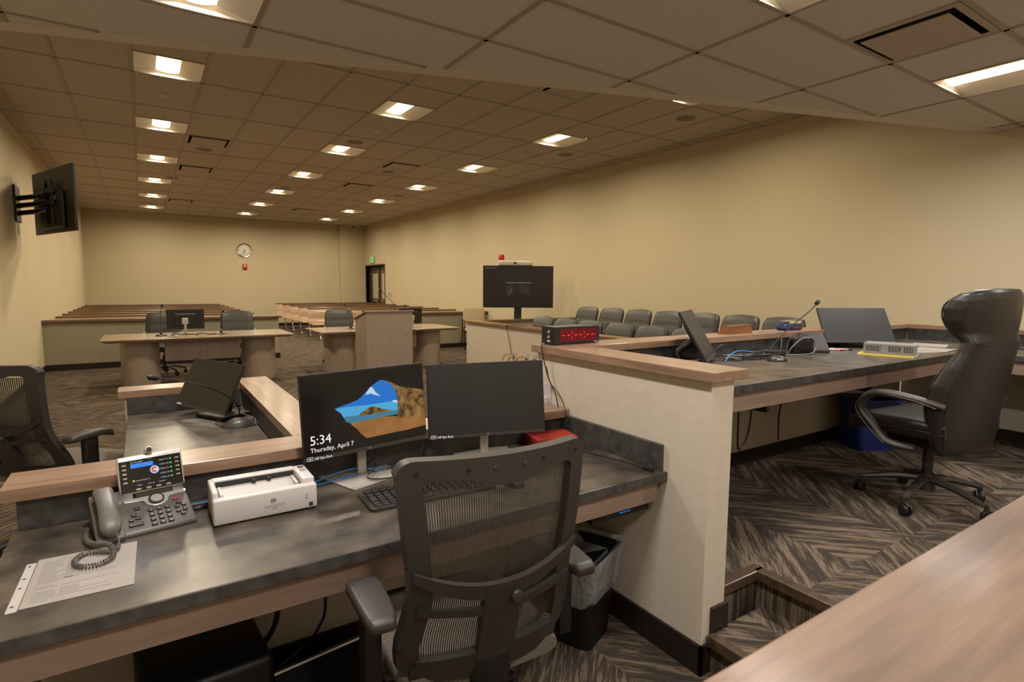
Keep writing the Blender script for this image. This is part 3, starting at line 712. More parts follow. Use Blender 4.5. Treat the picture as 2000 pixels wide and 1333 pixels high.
for k in range(7):
    y = PY[k]
    pew('wooden pew in the left block, %s' % ('nearest the rail' if k == 0 else ORD[k]+' row from the rail'), XL+.02, 1.99, y)
    pew('wooden pew in the right block, %s' % ('nearest the rail' if k == 0 else ORD[k]+' row from the rail'), 4.36 if k < 2 else 3.6, XR-.06, y)

# ------------------------------------------------------------------ counsel tables and lectern
def table(name, label, x0, x1, y0, y1, z, mod=(.27, .72)):
    cx, cy = (x0+x1)/2, (y0+y1)/2; t = thing(name, label, 'table', (cx, cy, 0), 0, 'counsel tables')
    W2, D2 = (x1-x0)/2, (y1-y0)/2
    b_ = MB(); b_.loft([[(-W2*s1, -D2*s2, zz), (W2*s1, -D2*s2, zz), (W2*s1, D2*s2, zz), (-W2*s1, D2*s2, zz)] for s1, s2, zz in ((.95, .9, z-.045), (.998, .995, z-.014), (1, 1, z-.010), (1, 1, z-.001), (.999, .998, z))])
    b_.obj('table_top', 'oakX', t, smooth=False)
    for sx in (-1, 1):
        b_ = MB(); px = sx*(W2-.43)
        b_.loft([[(px+.235*math.copysign(abs(math.cos(a))**.8, math.cos(a)), .33*math.copysign(abs(math.sin(a))**.8, math.sin(a)), zz) for a in [2*PI*j/36 for j in range(36)]] for zz in (0, z-.045)])
        b_.obj('pedestal', 'oakZ', t)
    MB().box(-W2+.72, W2-.72, -.26, -.24, .35, z-.045).obj('modesty_panel', 'oakZ', t, smooth=False)
    return t
table('counsel_table', 'left counsel table with oval wooden pedestals before the rail', -.50, 1.90, 8.95, 10.02, .695)
table('counsel_table', 'right counsel table, partly hidden by the lectern', 2.31, 4.75, 8.95, 10.05, .695)
t = thing('lectern', 'tall pale wooden lectern with a sloping top between the counsel tables', 'lectern', (2.93, 7.87, 0))
b_ = MB(); b_._add([(-.35, -.25, 0), (.335, -.25, 0), (.335, .25, 0), (-.35, .25, 0), (-.35, -.25, 1.06), (.335, -.25, 1.06), (.335, .25, .94), (-.35, .25, .94)], [(0, 3, 2, 1), (4, 5, 6, 7), (0, 1, 5, 4), (2, 3, 7, 6), (1, 2, 6, 5), (0, 4, 7, 3)])
b_.obj('body', 'oakZ', t, smooth=False)
b_ = MB().at(T(0, 0, 1.0) @ RX(-math.atan2(.12, .5))); b_.box(-.37, .355, -.275, .29, .005, .022, .002); b_.obj('top_board', 'aprX', t, smooth=False)
b_ = MB().at(T(0, 0, 0)); b_.box(-.355, .34, -.255, -.235, 1.06, 1.075); b_.obj('front_lip', 'aprX', t, smooth=False)
b_ = MB(); b_.loft([[(.12+.13*math.cos(a), -.1+.1*math.sin(a), zz) for a in [2*PI*j/32 for j in range(32)]] for zz in (1.03, 1.058)]); b_.obj('mic_boss', 'oakZ', t)

# ------------------------------------------------------------------ microphones
def mic(label, loc, pts, base_kind='disc', rz=0, head=.011, hl=.035, r0=.0035):
    t = thing('gooseneck_microphone', label, 'microphone', loc, rz)
    if base_kind == 'disc': MB().lathe([(.0, 0), (.075, 0), (.075, .008), (.06, .018), (.02, .024), (.018, .05), (0, .052)], n=28).obj('base', 'black', t)
    elif base_kind == 'shell':
        b_ = MB(); rings = []
        for k in range(9):
            u = k/8; x = -.085+.17*u; h = .008+.034*math.sin(PI*min(1, u*1.15))**.8*(1 if u < .87 else .8); wv = .062*(.55+.45*math.sin(PI*u)); rings.append([(x, wv*math.cos(a), max(0, h*math.sin(a))) if a <= PI else (x, wv*math.cos(a), 0) for a in [2*PI*j/20 for j in range(20)]])
        b_.loft(rings); b_.obj('base', 'softblack', t)
        MB().cbox((-.02, -.05, .028), (.01, .004, .004)).obj('status_light', 'greenled', t)
    elif base_kind == 'box': MB().box(-.06, .06, -.07, .07, 0, .035, .006).obj('base', 'black', t)
    P, _ = catmull([Vector(p) for p in pts], [1]*len(pts), 8)
    MB().tube(P, r0, 8).obj('gooseneck', 'black', t)
    a, b2 = P[-2], P[-1]; d_ = (b2-a).normalized()
    MB().tube([b2-d_*.004, b2, b2+d_*hl*.3, b2+d_*hl*.8, b2+d_*hl], [head*.5, head*.95, head, head*.95, head*.45], 14).obj('windscreen', 'deepblack', t)
    return t
mic('gooseneck microphone on the witness desk beside the touch monitor', (.385, 3.10, DZC), [(.03, .12, .03), (.0, .08, .11), (-.12, .02, .2), (-.27, -.1, .27), (-.38, -.17, .305)], 'shell', R(8), .0125, .042)
mic('gooseneck microphone at the left end of the left counsel table', (.193, 9.42, .695), [(0, 0, .04), (0, 0, .2), (.005, 0, .36), (.02, -.01, .42)], head=.016)
mic('gooseneck microphone at the right of the monitor on the left counsel table', (.955, 9.40, .695), [(0, 0, .04), (.0, 0, .15), (.01, 0, .27), (.03, -.01, .33)], head=.016)
mic('gooseneck microphone on the right counsel table before the leather chair', (2.923, 9.45, .695), [(0, 0, .04), (-.02, 0, .2), (-.06, 0, .33), (-.10, -.02, .41)], head=.016)
mic('gooseneck microphone whose tip shows behind the lectern and monitor', (4.02, 9.75, .695), [(0, 0, .04), (0, 0, .2), (0, 0, .3), (-.0, -.02, .36)], head=.016)
mic('gooseneck microphone rising from the top of the lectern', (3.05, 7.76, 1.052), [(0, 0, .0), (0, 0, .06), (-.03, 0, .14), (-.12, 0, .23), (-.2, 0, .31)], None, head=.015)
mic('gooseneck microphone on the judge desk between the cables and the speaker', (3.30, 2.05, DZJ), [(-.02, 0, .03), (.05, 0, .08), (.2, 0, .17), (.42, 0, .27), (.5, .0, .32)], 'box', 0, .014, .036)
t = mic('microphone base on the side desk at the right frame edge', (5.30, 1.33, DZJ), [(0, 0, .02), (.0, -.01, .1), (.0, -.03, .17), (.0, -.05, .2)], 'disc', 0, .013)

# ------------------------------------------------------------------ chairs
def caster(t, x, y, a=0, r=.03):
    b_ = MB()
    ca, sa = math.cos(a), math.sin(a); ox, oy = x+.012*ca, y+.012*sa
    for s_ in (-1, 1):
        c0 = (ox-sa*s_*.006, oy+ca*s_*.006, r); c1 = (ox-sa*s_*.024, oy+ca*s_*.024, r)
        b_.tube([c0, ((c0[0]*.3+c1[0]*.7), (c0[1]*.3+c1[1]*.7), r), c1], [r, r, r*.8], 18)
    b_.tube([(x, y, r*1.2), (x, y, .085)], .007, 8)
    b_.tube([(ox-ca*r*1.0, oy-sa*r, r), (ox-ca*r*.75, oy-sa*r*.75, r*1.8), (ox, oy, r*2.15), (ox+ca*r*.8, oy+sa*r*.8, r*1.7)], .009, 8, 3)
    return b_.obj('caster', 'black', t)
def star_base(t, R_=.30, mt='softblack', z=.09, hub=.045, a0=.3, seat_z=.42):
    for k in range(5):
        a = a0+2*PI*k/5; ca, sa = math.cos(a), math.sin(a)
        b_ = MB(); pts = [(.02*ca, .02*sa, z+.05), (.14*ca, .14*sa, z+.038), (.25*ca, .25*sa, z+.012), (R_*ca, R_*sa, z-.002)]
        b_.tube(pts, [.03, .025, .020, .015], 8, 3, flat=(1, .8)); b_.tube([(R_*ca, R_*sa, z+.008), (R_*ca, R_*sa, .058)], .012, 8)
        b_.obj('base_leg', mt, t)
        caster(t, R_*ca, R_*sa, a+1.1)
    b_ = MB(); b_.cyl((0, 0, .075), (0, 0, .17), hub, hub*.8); b_.cyl((0, 0, .17), (0, 0, .30), .026); b_.obj('column', mt, t)
    MB().cyl((0, 0, .29), (0, 0, seat_z), .016).obj('gas_lift', 'pewter', t)

def conference_chair(label, loc, rz, group, wheels=True, Ht=.93):
    """charcoal leather chair, faces local -Y"""
    t = thing('leather_chair', label, 'chair', loc, rz, group)
    rings = []
    N = 22
    for k in range(N+1):
        u = k/N; z = .43+(Ht-.43)*u
        wdt = .232+.03*math.sin(PI*min(1, .25+.6*u)); 
        if u > .93: wdt *= 1-(u-.93)*1.2
        th = .05+.012*math.sin(PI*u)
        if u > .9: th *= 1-(u-.9)*5.5
        for su in (.66,):
            th *= 1-.34*math.exp(-((u-su)/.018)**2)
        y = .20+.10*u+.035*u*u
        ring = []
        for (x, yy, zz) in sring(0, y, z, wdt, th, 28, 3):
            arch = (1-(x/.27)**2)*.035*max(0, (u-.6)/.4)
            ring.append((x, yy-.04*(x/.25)**2*0-(-.02)*(abs(x)/.25)**2*-1, zz+arch))
        rings.append(ring)
    MB().loft(rings).obj('backrest', 'greyleather', t)
    b_ = MB(); b_.tube([(0, .135, .45), (0, .165, .6), (0, .20, .735)], .004, 5); b_.obj('seam', 'black', t)
    rings = []
    for k in range(10):
        u = k/9; y = -.27+.50*u; z = .45-.008*math.sin(PI*u)+(.0 if u > .15 else -.02*(1-u/.15)); th = .05*(math.sin(PI*(.12+.76*u)))**.35
        rings.append([(x, y, z+q) for x, q, _ in [(p[0], p[1], 0) for p in sring(0, 0, 0, .235, th, 24, 3.5)]])
    MB().loft(rings).obj('seat', 'greyleather', t)
    for s_ in (-1, 1):
        b_ = MB(); b_.tube([(s_*.23, .24, .60), (s_*.245, .12, .665), (s_*.25, -.05, .665), (s_*.25, -.17, .63), (s_*.248, -.20, .55), (s_*.24, -.13, .45), (s_*.2, -.02, .41)], [.018, .024, .026, .025, .02, .018, .016], 10, 5, flat=(1.2, .8))
        b_.obj('armrest', 'softblack', t)
    MB().box(-.12, .12, -.1, .16, .365, .405, .01).obj('mechanism', 'black', t)
    if wheels: star_base(t, .29, 'black', seat_z=.38)
    else:
        b_ = MB(); b_.lathe([(.22, 0), (.22, .015), (.04, .03), (.03, .04), (.03, .38), (0, .38)]); b_.obj('pedestal', 'black', t)
    return t
c0 = conference_chair('charcoal leather chair behind the monitor at the left counsel table', (.24, 10.42, 0), R(-6), 'leather chairs at the counsel tables', Ht=.95)
copy_thing(c0, (1.32, 10.45, -.0), R(-4), 'charcoal leather chair at the right end of the left counsel table')
copy_thing(c0, (3.02, 10.42, 0), R(-14), 'charcoal leather chair behind the right counsel table, left of the lectern')
j0 = conference_chair('charcoal jury chair in the back row, farthest from the bench', (5.86, 7.10, .15), R(-90), 'jury chairs in the back row', wheels=False, Ht=.93)
for k, y in enumerate((6.52, 5.95, 5.38, 4.80, 4.24, 3.68)):
    copy_thing(j0, (5.86, y, .15), R(-90), 'charcoal jury chair in the back row, %s from the far end' % ORD[k+1])
for k, y in enumerate((7.24, 6.67, 6.10, 5.50, 4.93, 4.36)):
    copy_thing(j0, (5.05, y, .0), R(-90), 'charcoal jury chair in the front row, %s' % ('farthest from the bench' if k == 0 else ORD[k]+' from the far end'), 'jury chairs in the front row')

# tall executive chair at the bench (faces local +Y)
t = thing('executive_chair', 'tall black leather executive chair at the judge bench, back turned', 'chair', (3.50, 1.235, .30), R(-8)); t.scale = (.96, .96, .96)
prof = [(.34, .225, .025, -.215), (.37, .245, .045, -.225), (.45, .262, .060, -.235), (.58, .272, .082, -.25), (.70, .270, .080, -.268), (.80, .252, .066, -.284), (.88, .228, .052, -.297), (.935, .218, .050, -.305), (.98, .226, .064, -.311), (1.04, .244, .082, -.318), (1.10, .250, .084, -.322), (1.14, .244, .072, -.322), (1.17, .226, .052, -.316), (1.185, .19, .026, -.306)]
def wing(x, z): return (.06 if z > .95 else .02)*(abs(x)/.25)**2.5
rings = [[(x, y+wing(x, z), zz+(.018*(1-(x/.25)**2) if z > 1.1 else 0)) for x, y, zz in sring(0, ry+ht, z, hw, ht, 40, 3.6)] for z, hw, ht, ry in prof]
P_ = []
for i in range(len(rings)-1):
    for q in range(5):
        s_ = q/5; s_ = s_*s_*(3-2*s_)*.35+s_*.65; P_.append([tuple(Vector(a)*(1-s_)+Vector(b2)*s_) for a, b2 in zip(rings[i], rings[i+1])])
P_.append(rings[-1])
bk = MB().loft(P_).obj('backrest', 'leather', t, angle=60)
for s_ in (-1, 1):
    for fr_, nm in ((.38, 'piping'), (1.62, 'piping')):
        b_ = MB(); b_.tube([(s_*(hw-.012), ry+ht*fr_*.98+wing(hw, z)*.93, z) for z, hw, ht, ry in prof[1:-1]], .0035, 6, 3); b_.obj(nm, 'leather', bk)
MB().tube([(x, -.299, .925) for x in (-.2, -.1, 0, .1, .2)], .0025, 6, 3).obj('seam', 'deepblack', bk)
rings = []
for k in range(13):
    u = k/12; y = -.20+.50*u; z = .46-.012*math.sin(PI*u)-(.045*max(0, (u-.75)/.25)**2); th = .062*(math.sin(PI*(.10+.80*u)))**.3
    rings.append([(p[0], y, z+p[1]+(.02*(abs(p[0])/.25)**3 if p[1] > 0 else 0)) for p in sring(0, 0, 0, .26, th, 28, 3.6)])
st = MB().loft(rings).obj('seat', 'leather', t, angle=60)
MB().tube([(-.255, -.2, .455), (-.262, .0, .45), (-.262, .22, .435), (-.2, .30, .42), (.2, .30, .42), (.262, .22, .435), (.262, 0, .45), (.255, -.2, .455)], .004, 6, 3).obj('piping', 'leather', st)
for s_ in (-1, 1):
    b_ = MB(); b_.tube([(s_*.27, -.20, .60), (s_*.30, -.08, .625), (s_*.315, .07, .635), (s_*.315, .165, .605), (s_*.312, .195, .53), (s_*.305, .13, .45), (s_*.29, .06, .37), (s_*.25, -.06, .355)], [.022, .027, .028, .027, .024, .024, .024, .022], 14, 6, flat=(1.15, .75))
    ar = b_.obj('armrest', 'softblack', t)
    for off in (.0,):
        MB().tube([(s_*.335, -.19, .60), (s_*.336, -.08, .622), (s_*.344, .07, .632), (s_*.344, .170, .605), (s_*.341, .212, .53), (s_*.334, .145, .44), (s_*.318, .06, .36)], .0025, 6, 5).obj('trim_line', 'pewter', ar)
MB().box(-.14, .14, -.14, .16, .335, .39, .015).obj('mechanism', 'black', t)
MB().tube([(.1, .0, .36), (.3, .02, .35)], .006, 8).obj('lever', 'black', t)
star_base(t, .31, 'softblack', a0=R(119), seat_z=.36)

# mesh task chair (faces local +Y)
def mesh_chair(label, loc, rz, detail=True, seat_mt='seatfab', lean=.105):
    t = thing('mesh_chair', label, 'chair', loc, rz)
    def bend(p):                      # x across, z up; adds the curve of the back
        x, y, z = p; u = (z-.45)/.6
        yy = -.215-lean*u+.035*math.sin(PI*min(1, max(0, u)))*-1 + .055*(x/.25)**2
        return (x, y+yy, z)
    def outer(z):
        u = (z-.46)/.6
        return .222+.038*u**2 + .02*math.exp(-((u-.16)/.16)**2) - .006*math.exp(-((u-.45)/.15)**2)
    zb, zt = .455, 1.055
    N = 40; sec = []
    # frame: left side, top bar, right side, bottom bar as a ring of quads with thickness
    def ringpts(inset_s, inset_t, inset_b, rad):
        pts = []
        zs0, zs1 = zb+inset_b, zt-inset_t
        m_ = 14
        for k in range(m_): pts.append((outer(zs0+rad+(zs1-2*rad-zs0)*k/(m_-1))-inset_s, zs0+rad+(zs1-zs0-2*rad)*k/(m_-1)))
        for k in range(1, 6): a = k*PI/12*1; pts.append((outer(zs1)-inset_s-rad+rad*math.cos(a), zs1-rad+rad*math.sin(a)))
        x1 = outer(zs1)-inset_s-rad
        for k in range(0, 9): pts.append((x1-2*x1*k/8, zs1))
        for k in range(5, 0, -1): a = k*PI/12; pts.append((-(outer(zs1)-inset_s-rad+rad*math.cos(a)), zs1-rad+rad*math.sin(a)))
        for k in range(m_): z = zs0+rad+(zs1-2*rad-zs0)*(m_-1-k)/(m_-1); pts.append((-(outer(z)-inset_s), z))
        x0 = outer(zs0)-inset_s-rad
        for k in range(0, 9): pts.append((-x0+2*x0*k/8, zs0))
        return pts
    O = ringpts(0, 0, 0, .045); I = ringpts(.050, .050, .06, .022)
    # dip in the middle of the top bar
    I = [(x, z-.0+(.024*math.exp(-((x-.01)/.085)**4)*-1 if z > zt-.07 else 0)) for x, z in I]
    n = len(O); v = []
    for y in (-.018, .018):
        v += [(x, y, z) for x, z in O]; v += [(x, y, z) for x, z in I]
    f = []
    for k in range(n):
        j = (k+1) % n
        f += [(k, j, n+j, n+k), (2*n+k, 3*n+k, 3*n+j, 2*n+j), (k, 2*n+k, 2*n+j, j), (n+k, n+j, 3*n+j, 3*n+k)]
    b_ = MB(); b_._add(v, f)
    es = [e for e in b_.bm.edges if len(e.link_faces) == 2 and e.calc_face_angle(0) > 1.2]
    bmesh.ops.bevel(b_.bm, geom=es, offset=.006, segments=2, profile=.5, affect='EDGES')
    b_.deform(bend); fr = b_.obj('back_frame', 'softblack', t)
    if detail:
        for x, z in ((-.215, zt-.03), (-.1, zt-.028), (.1, zt-.028), (.215, zt-.03), (-.235, .8), (-.235, .56), (.235, .56)):
            p = bend((x, -.0185, z)); MB().at(T(*p) @ RX(PI/2)).lathe([(0, .001), (.0055, .001), (.0055, -.002)], n=12).obj('screw_recess', 'deepblack', fr)
        for x in (-.035, .045):
            p = bend((x, -.0185, zt-.03)); MB().at(T(*p) @ RX(PI/2)).lathe([(0, .004), (.005, .003), (.006, -.001)], n=12).obj('stud', 'softblack', fr)
    # mesh threads
    b_ = MB(); nx = 68 if detail else 44; thw = .0015 if detail else .0036
    for k in range(nx):
        fx = -1+2*(k+.5)/nx; pts = []
        for q in range(13):
            z = zb+.05+(zt-.06-zb-.05)*q/12; x = fx*(outer(z)-.045); p = Vector(bend((x, .012, z)))
            pts.append(p)
        v = []
        for p in pts: v += [p+Vector((-thw, 0, 0)), p+Vector((thw, 0, 0)), p+Vector((thw, .0012, 0)), p+Vector((-thw, .0012, 0))]
        fcs = []
        for q in range(12):
            a = q*4
            for e in range(4): fcs.append((a+e, a+(e+1) % 4, a+4+(e+1) % 4, a+4+e))
        b_._add(v, fcs)
    b_.obj('mesh_panel', 'meshfab', t, smooth=False)
    # lumbar yoke: crescent arc, central stem, little slots beside it
    b_ = MB()
    def arc(fn0, fn1, x0, x1, y0=-.034, y1=-.014, nx_=22):
        v = []; 
        for i in range(nx_+1):
            x = x0+(x1-x0)*i/nx_
            for z, y in ((fn0(x), y0), (fn1(x), y0), (fn1(x), y1), (fn0(x), y1)): v.append((x, y, z))
        f = []
        for i in range(nx_):
            a = i*4
            for e in range(4): f.append((a+e, a+(e+1) % 4, a+4+(e+1) % 4, a+4+e))
        f += [(0, 1, 2, 3), (nx_*4+3, nx_*4+2, nx_*4+1, nx_*4)]
        b_._add(v, f)
    top = lambda x: .735+.055*(abs(x)/.22)**2
    arc(lambda x: top(x)-.024-.018*(1-(x/.22)**2), top, -.222, .222)
    sb = lambda x: .50
    arc(lambda x: .505, lambda x: top(x)-.01, -.052, .052, -.036, -.012)
    for s_ in (-1, 1):
        arc(lambda x: .640+.03*(abs(x)/.2), lambda x: .662+.03*(abs(x)/.2), *( (.05, .21) if s_ > 0 else (-.21, -.05)), -.03, -.014)
        arc(lambda x: .50+.0*x, lambda x: .53+.25*max(0, abs(x)-.10)*0, *((.04, .2) if s_ > 0 else (-.2, -.04)), -.03, -.01)
    arc(lambda x: .455, lambda x: .525-.02*(x/.2)**2, -.21, .21, -.032, -.008)
    b_.deform(bend); yk = b_.obj('lumbar_yoke', 'softblack', t, angle=30)
    p = bend((.03, -.036, .69)); MB().at(T(*p) @ RX(PI/2)).lathe([(0, .012), (.013, .011), (.016, .006), (.017, 0)], n=20).obj('knob', 'softblack', t)
    # lower spine to the seat
    MB().tube([(0, -.25, .52), (0, -.24, .42), (0, -.12, .385), (0, 0, .385)], .035, 10, 4, flat=(1.6, .6)).obj('spine', 'black', t)
    rings = []
    for k in range(12):
        u = k/11; y = -.23+.48*u; z = .455-.01*math.sin(PI*u)-(.03*max(0, (u-.8)/.2)**2); th = .042*(math.sin(PI*(.10+.80*u)))**.3; w_ = .245*(math.sin(PI*(.2+.6*u)))**.25
        rings.append([(p[0], y, z+p[1]) for p in sring(0, 0, 0, w_, th, 28, 3.4)])
    st = MB().loft(rings).obj('seat', seat_mt, t, angle=60)
    if detail:
        tg = MB().at(T(-.252, -.1, .455)).box(-.002, .001, -.016, .016, -.012, .016).obj('seat_tag', 'inkdark', t, smooth=False)
        MB().at(T(-.2545, -.1, .455)).tube([(0, .006*math.cos(a*PI/5), .003+.006*math.sin(a*PI/5)) for a in range(10)], .001, 4, closed=True).obj('tag_print', 'offwhite', t)
    for s_ in (-1, 1):
        b_ = MB(); b_.at(T(s_*.285, -.155+.02, .665))
        b_.loft([[(q[0], y, q[1]+zz) for q in rrect(w_, .017*hh, .012*hh, 4)] for y, w_, zz, hh in ((-.135, .022, -.004, .5), (-.13, .030, -.002, .85), (-.11, .036, 0, 1), (-.04, .041, .002, 1), (.04, .043, .001, 1), (.09, .041, -.008, 1), (.118, .034, -.02, .95), (.13, .024, -.032, .6))])
        b_.obj('arm_pad', 'softblack', t, angle=50)
        b_ = MB(); b_.box(s_*.285-.022, s_*.285+.022, -.17, -.10, .42, .655, .008); b_.tube([(s_*.285, -.13, .43), (s_*.25, -.11, .39), (s_*.1, -.08, .385)], .022, 8, 4, flat=(1, .7)); b_.obj('arm_support', 'black', t)
    MB().box(-.13, .13, -.14, .14, .355, .41, .015).obj('mechanism', 'black', t)
    star_base(t, .31, 'black', a0=.5, seat_z=.37)
    return t
mesh_chair('black mesh-back task chair pulled up to the clerk desk', (.735, 1.42, 0), R(-5))
w_ = mesh_chair('dark mesh-back task chair beside the witness desk at the left frame edge', (-.40, 3.88, 0), R(-40), detail=False, lean=.19)
# guest chair
t = thing('guest_chair', 'tan upholstered guest chair with black frame beyond the jury box', 'chair', (6.28, 11.08, 0), R(-20))
MB().loft([sring(0, .23+.06*(z-.45), z, .25*(1 if z < .88 else .94), .03 if z < .88 else .018, 24, 4) for z in (.5, .52, .7, .86, .90, .92)]).obj('backrest', 'tanfab', t)
MB().box(-.25, .25, -.24, .22, .42, .48, .02, 3).obj('seat', 'tanfab', t)
for s_ in (-1, 1):
    b_ = MB(); b_.tube([(s_*.29, -.24, 0), (s_*.29, -.24, .6), (s_*.29, -.2, .66), (s_*.29, .15, .67), (s_*.27, .24, .64), (s_*.26, .27, .4), (s_*.28, .30, 0)], .012, 8, 4); b_.obj('leg_frame', 'black', t)
b_ = MB(); b_.box(-.28, .28, -.22, -.2, .41, .43); b_.box(-.28, .28, .19, .21, .41, .43); b_.obj('cross_bar', 'black', t, smooth=False)

# ------------------------------------------------------------------ desk phone (front faces local -Y)
t = thing('desk_phone', 'grey desk phone with colour screen and handset on the clerk desk', 'phone', (-.022, 1.955, DZC), R(9))
SL = R(22)
BODY = T(0, -.075, .012) @ RX(SL)
b_ = MB(); b_._add([(-.130, -.085, 0), (.118, -.085, 0), (.118, .09, 0), (-.130, .09, 0), (-.128, -.083, .014), (.116, -.083, .014), (.112, .085, .092), (-.124, .085, .092)], [(0, 3, 2, 1), (4, 5, 6, 7), (0, 1, 5, 4), (2, 3, 7, 6), (1, 2, 6, 5), (0, 4, 7, 3)])
bmesh.ops.bevel(b_.bm, geom=b_.bm.edges[:], offset=.006, segments=2, profile=.5, affect='EDGES')
b_.obj('body', 'phone', t)
slope = math.atan2(.078, .168); K4 = T(0, -.083, .0145) @ RX(slope)       # keypad plane: x, y up the slope, z out
SC = T(.026, .047, .144) @ RX(-R(20))                                      # screen head, upright and leaning back
MB().at(SC).cbox((0, .008, 0), (.172, .018, .112), .006, 3).obj('screen_head', 'silver', t)
MB().at(SC).box(-.081, .081, -.003, .002, -.052, .043, .001).obj('screen_glass', 'screen', t, smooth=False)
MB().at(T(.03, .06, .05)).box(-.05, .05, -.02, .02, -.04, .05, .006).obj('screen_neck', 'phone', t)
scr = MB().at(SC @ T(-.052, -.0035, .018) @ FACE); scr.flat([(0, 0), (.058, 0), (.058, .013), (0, .013)]); scr.obj('screen_banner', 'uiblue', t, smooth=False)
G4 = SC @ T(.008, -.0038, .004)
def disc(m4, r, mt, nm, n=24):
    b_ = MB().at(m4 @ FACE); b_.flat([(r*math.cos(2*PI*k/n), r*math.sin(2*PI*k/n)) for k in range(n)]); return b_.obj(nm, mt, t, smooth=False)
disc(G4, .0125, 'uiblue', 'emblem'); disc(G4 @ T(0, -.0003, 0), .0112, 'uiwhite', 'emblem')
b_ = MB().at(G4 @ T(0, -.0006, 0) @ FACE)
cpts = [(.0085*math.cos(a), .0085*math.sin(a)) for a in [R(40+k*28) for k in range(11)]]+[(.0045*math.cos(a), .0045*math.sin(a)) for a in [R(320-k*28) for k in range(11)]]
for k in range(10): b_.flat([cpts[k], cpts[k+1], cpts[20-k], cpts[21-k]])
b_.obj('emblem_letter', 'uired', t, smooth=False); disc(G4 @ T(0, -.0009, 0), .004, 'uigold', 'emblem')
for k in range(5):
    disc(SC @ T(.052, -.0036, .030-.0135*k), .0028, 'uigreen', 'status_dot', 12)
    lettering(t, 'CallPark 10%d' % (k+1), .0048, SC @ T(.022, -.0036, .0285-.0135*k) @ FACE, 'uiwhite')
lettering(t, '5:34 Thu 04/07', .0052, SC @ T(-.052, -.0036, .0335) @ FACE, 'uiwhite'); lettering(t, 'cisco', .006, SC @ T(-.002, -.0036, .046-.009) @ FACE, 'textdim', align='CENTER')
lettering(t, 'Personal Directory', .0048, SC @ T(-.043, -.0036, -.022) @ FACE, 'uiwhite'); disc(SC @ T(-.048, -.0036, -.020), .003, 'uigold', 'status_dot', 12)
for k, s_ in enumerate(('Redial', 'New call', 'Voicemail')): lettering(t, s_, .0045, SC @ T(-.04+.028*k, -.0036, -.036) @ FACE, 'uiwhite')
for s_ in (-1, 1):
    for k in range(5): MB().at(SC).box(s_*.069-.006, s_*.069+.006, -.006, -.002, .026-.013*k, .0315-.013*k, .001).obj('line_key', 'pewter', t, smooth=False)
for k in range(4): MB().at(SC).box(-.045+.026*k, -.031+.026*k, -.006, -.002, -.0505, -.0445, .001).obj('soft_key', 'pewter', t, smooth=False)
MB().at(SC @ T(-.002, 0, .066) @ RX(PI/2)).lathe([(0, .013), (.009, .012), (.0115, .009), (.0115, -.008), (0, -.01)], n=24).obj('camera_eye', 'silver', t)
MB().at(SC @ T(-.002, -.0128, .066) @ RX(PI/2)).lathe([(0, .001), (.0075, .001), (.008, 0)], n=20).obj('camera_lens', 'deepblack', t)
b_ = MB().at(K4 @ T(.03, .121, .002)); b_.prism([(-.083, .010), (.083, .010), (.080, -.001), (.034, -.006), (.026, -.026), (.012, -.035), (0, -.037), (-.012, -.035), (-.026, -.026), (-.034, -.006), (-.080, -.001)], -.004, .003, .0012); b_.obj('bezel', 'silver', t, smooth=False)
MB().at(K4 @ T(.03, .110, .006)).lathe([(.0205, -.002), (.0205, .004), (.018, .0045), (.0178, .001)], n=28).obj('navigation_ring', 'deepblack', t)
MB().at(K4 @ T(.03, .110, .006)).lathe([(0, .006), (.0155, .0055), (.0175, .001)], n=28).obj('navigation_button', 'silver', t)
def key(x, y, w_, h_, s=None, mt='key', nm='key'):
    k_ = MB().at(K4 @ T(x, y, 0)).box(-w_/2, w_/2, -h_/2, h_/2, -.001, .0055, .0018).obj(nm, mt, t, smooth=False)
    if s: lettering(k_, s, .0078, K4 @ T(x, y-.0027, .0058), 'offwhite', align='CENTER')
for i, s_ in enumerate('123456789*0#'): key(.03-.021+.021*(i % 3), .071-.0195*(i//3), .0145, .0105, s_)
for x, y in ((-.035, .064), (-.043, .045), (-.026, .049)): key(x, y, .0135, .009)
key(-.034, .025, .036, .010); key(-.024, .088, .015, .008); key(.078, .096, .014, .006, None, 'redplastic')
for x, y in ((.083, .078), (.094, .066), (.076, .063), (.094, .045), (.076, .043), (.086, .029)): key(x, y, .013, .009)
b_ = MB().at(K4 @ T(-.098, .07, .0)); b_.box(-.034, .034, -.085, .105, -.012, .008, .006); b_.obj('cradle', 'phone', t)
hs = MB().at(K4 @ T(-.098, .07, .012))
rg = []
for k in range(15):
    u = k/14; y = -.085+.19*u; zc = .012+.020*math.sin(PI*u); hh = .019-.007*math.sin(PI*u); hw = .029-.006*math.sin(PI*u)
    e_ = (1-(abs(2*u-1))**10*.6); rg.append([(p[0], y, zc+p[1]) for p in sring(0, 0, 0, hw*e_, hh*e_, 22, 3)])
hs.loft(rg); hs.obj('handset', 'phone', t, angle=60)
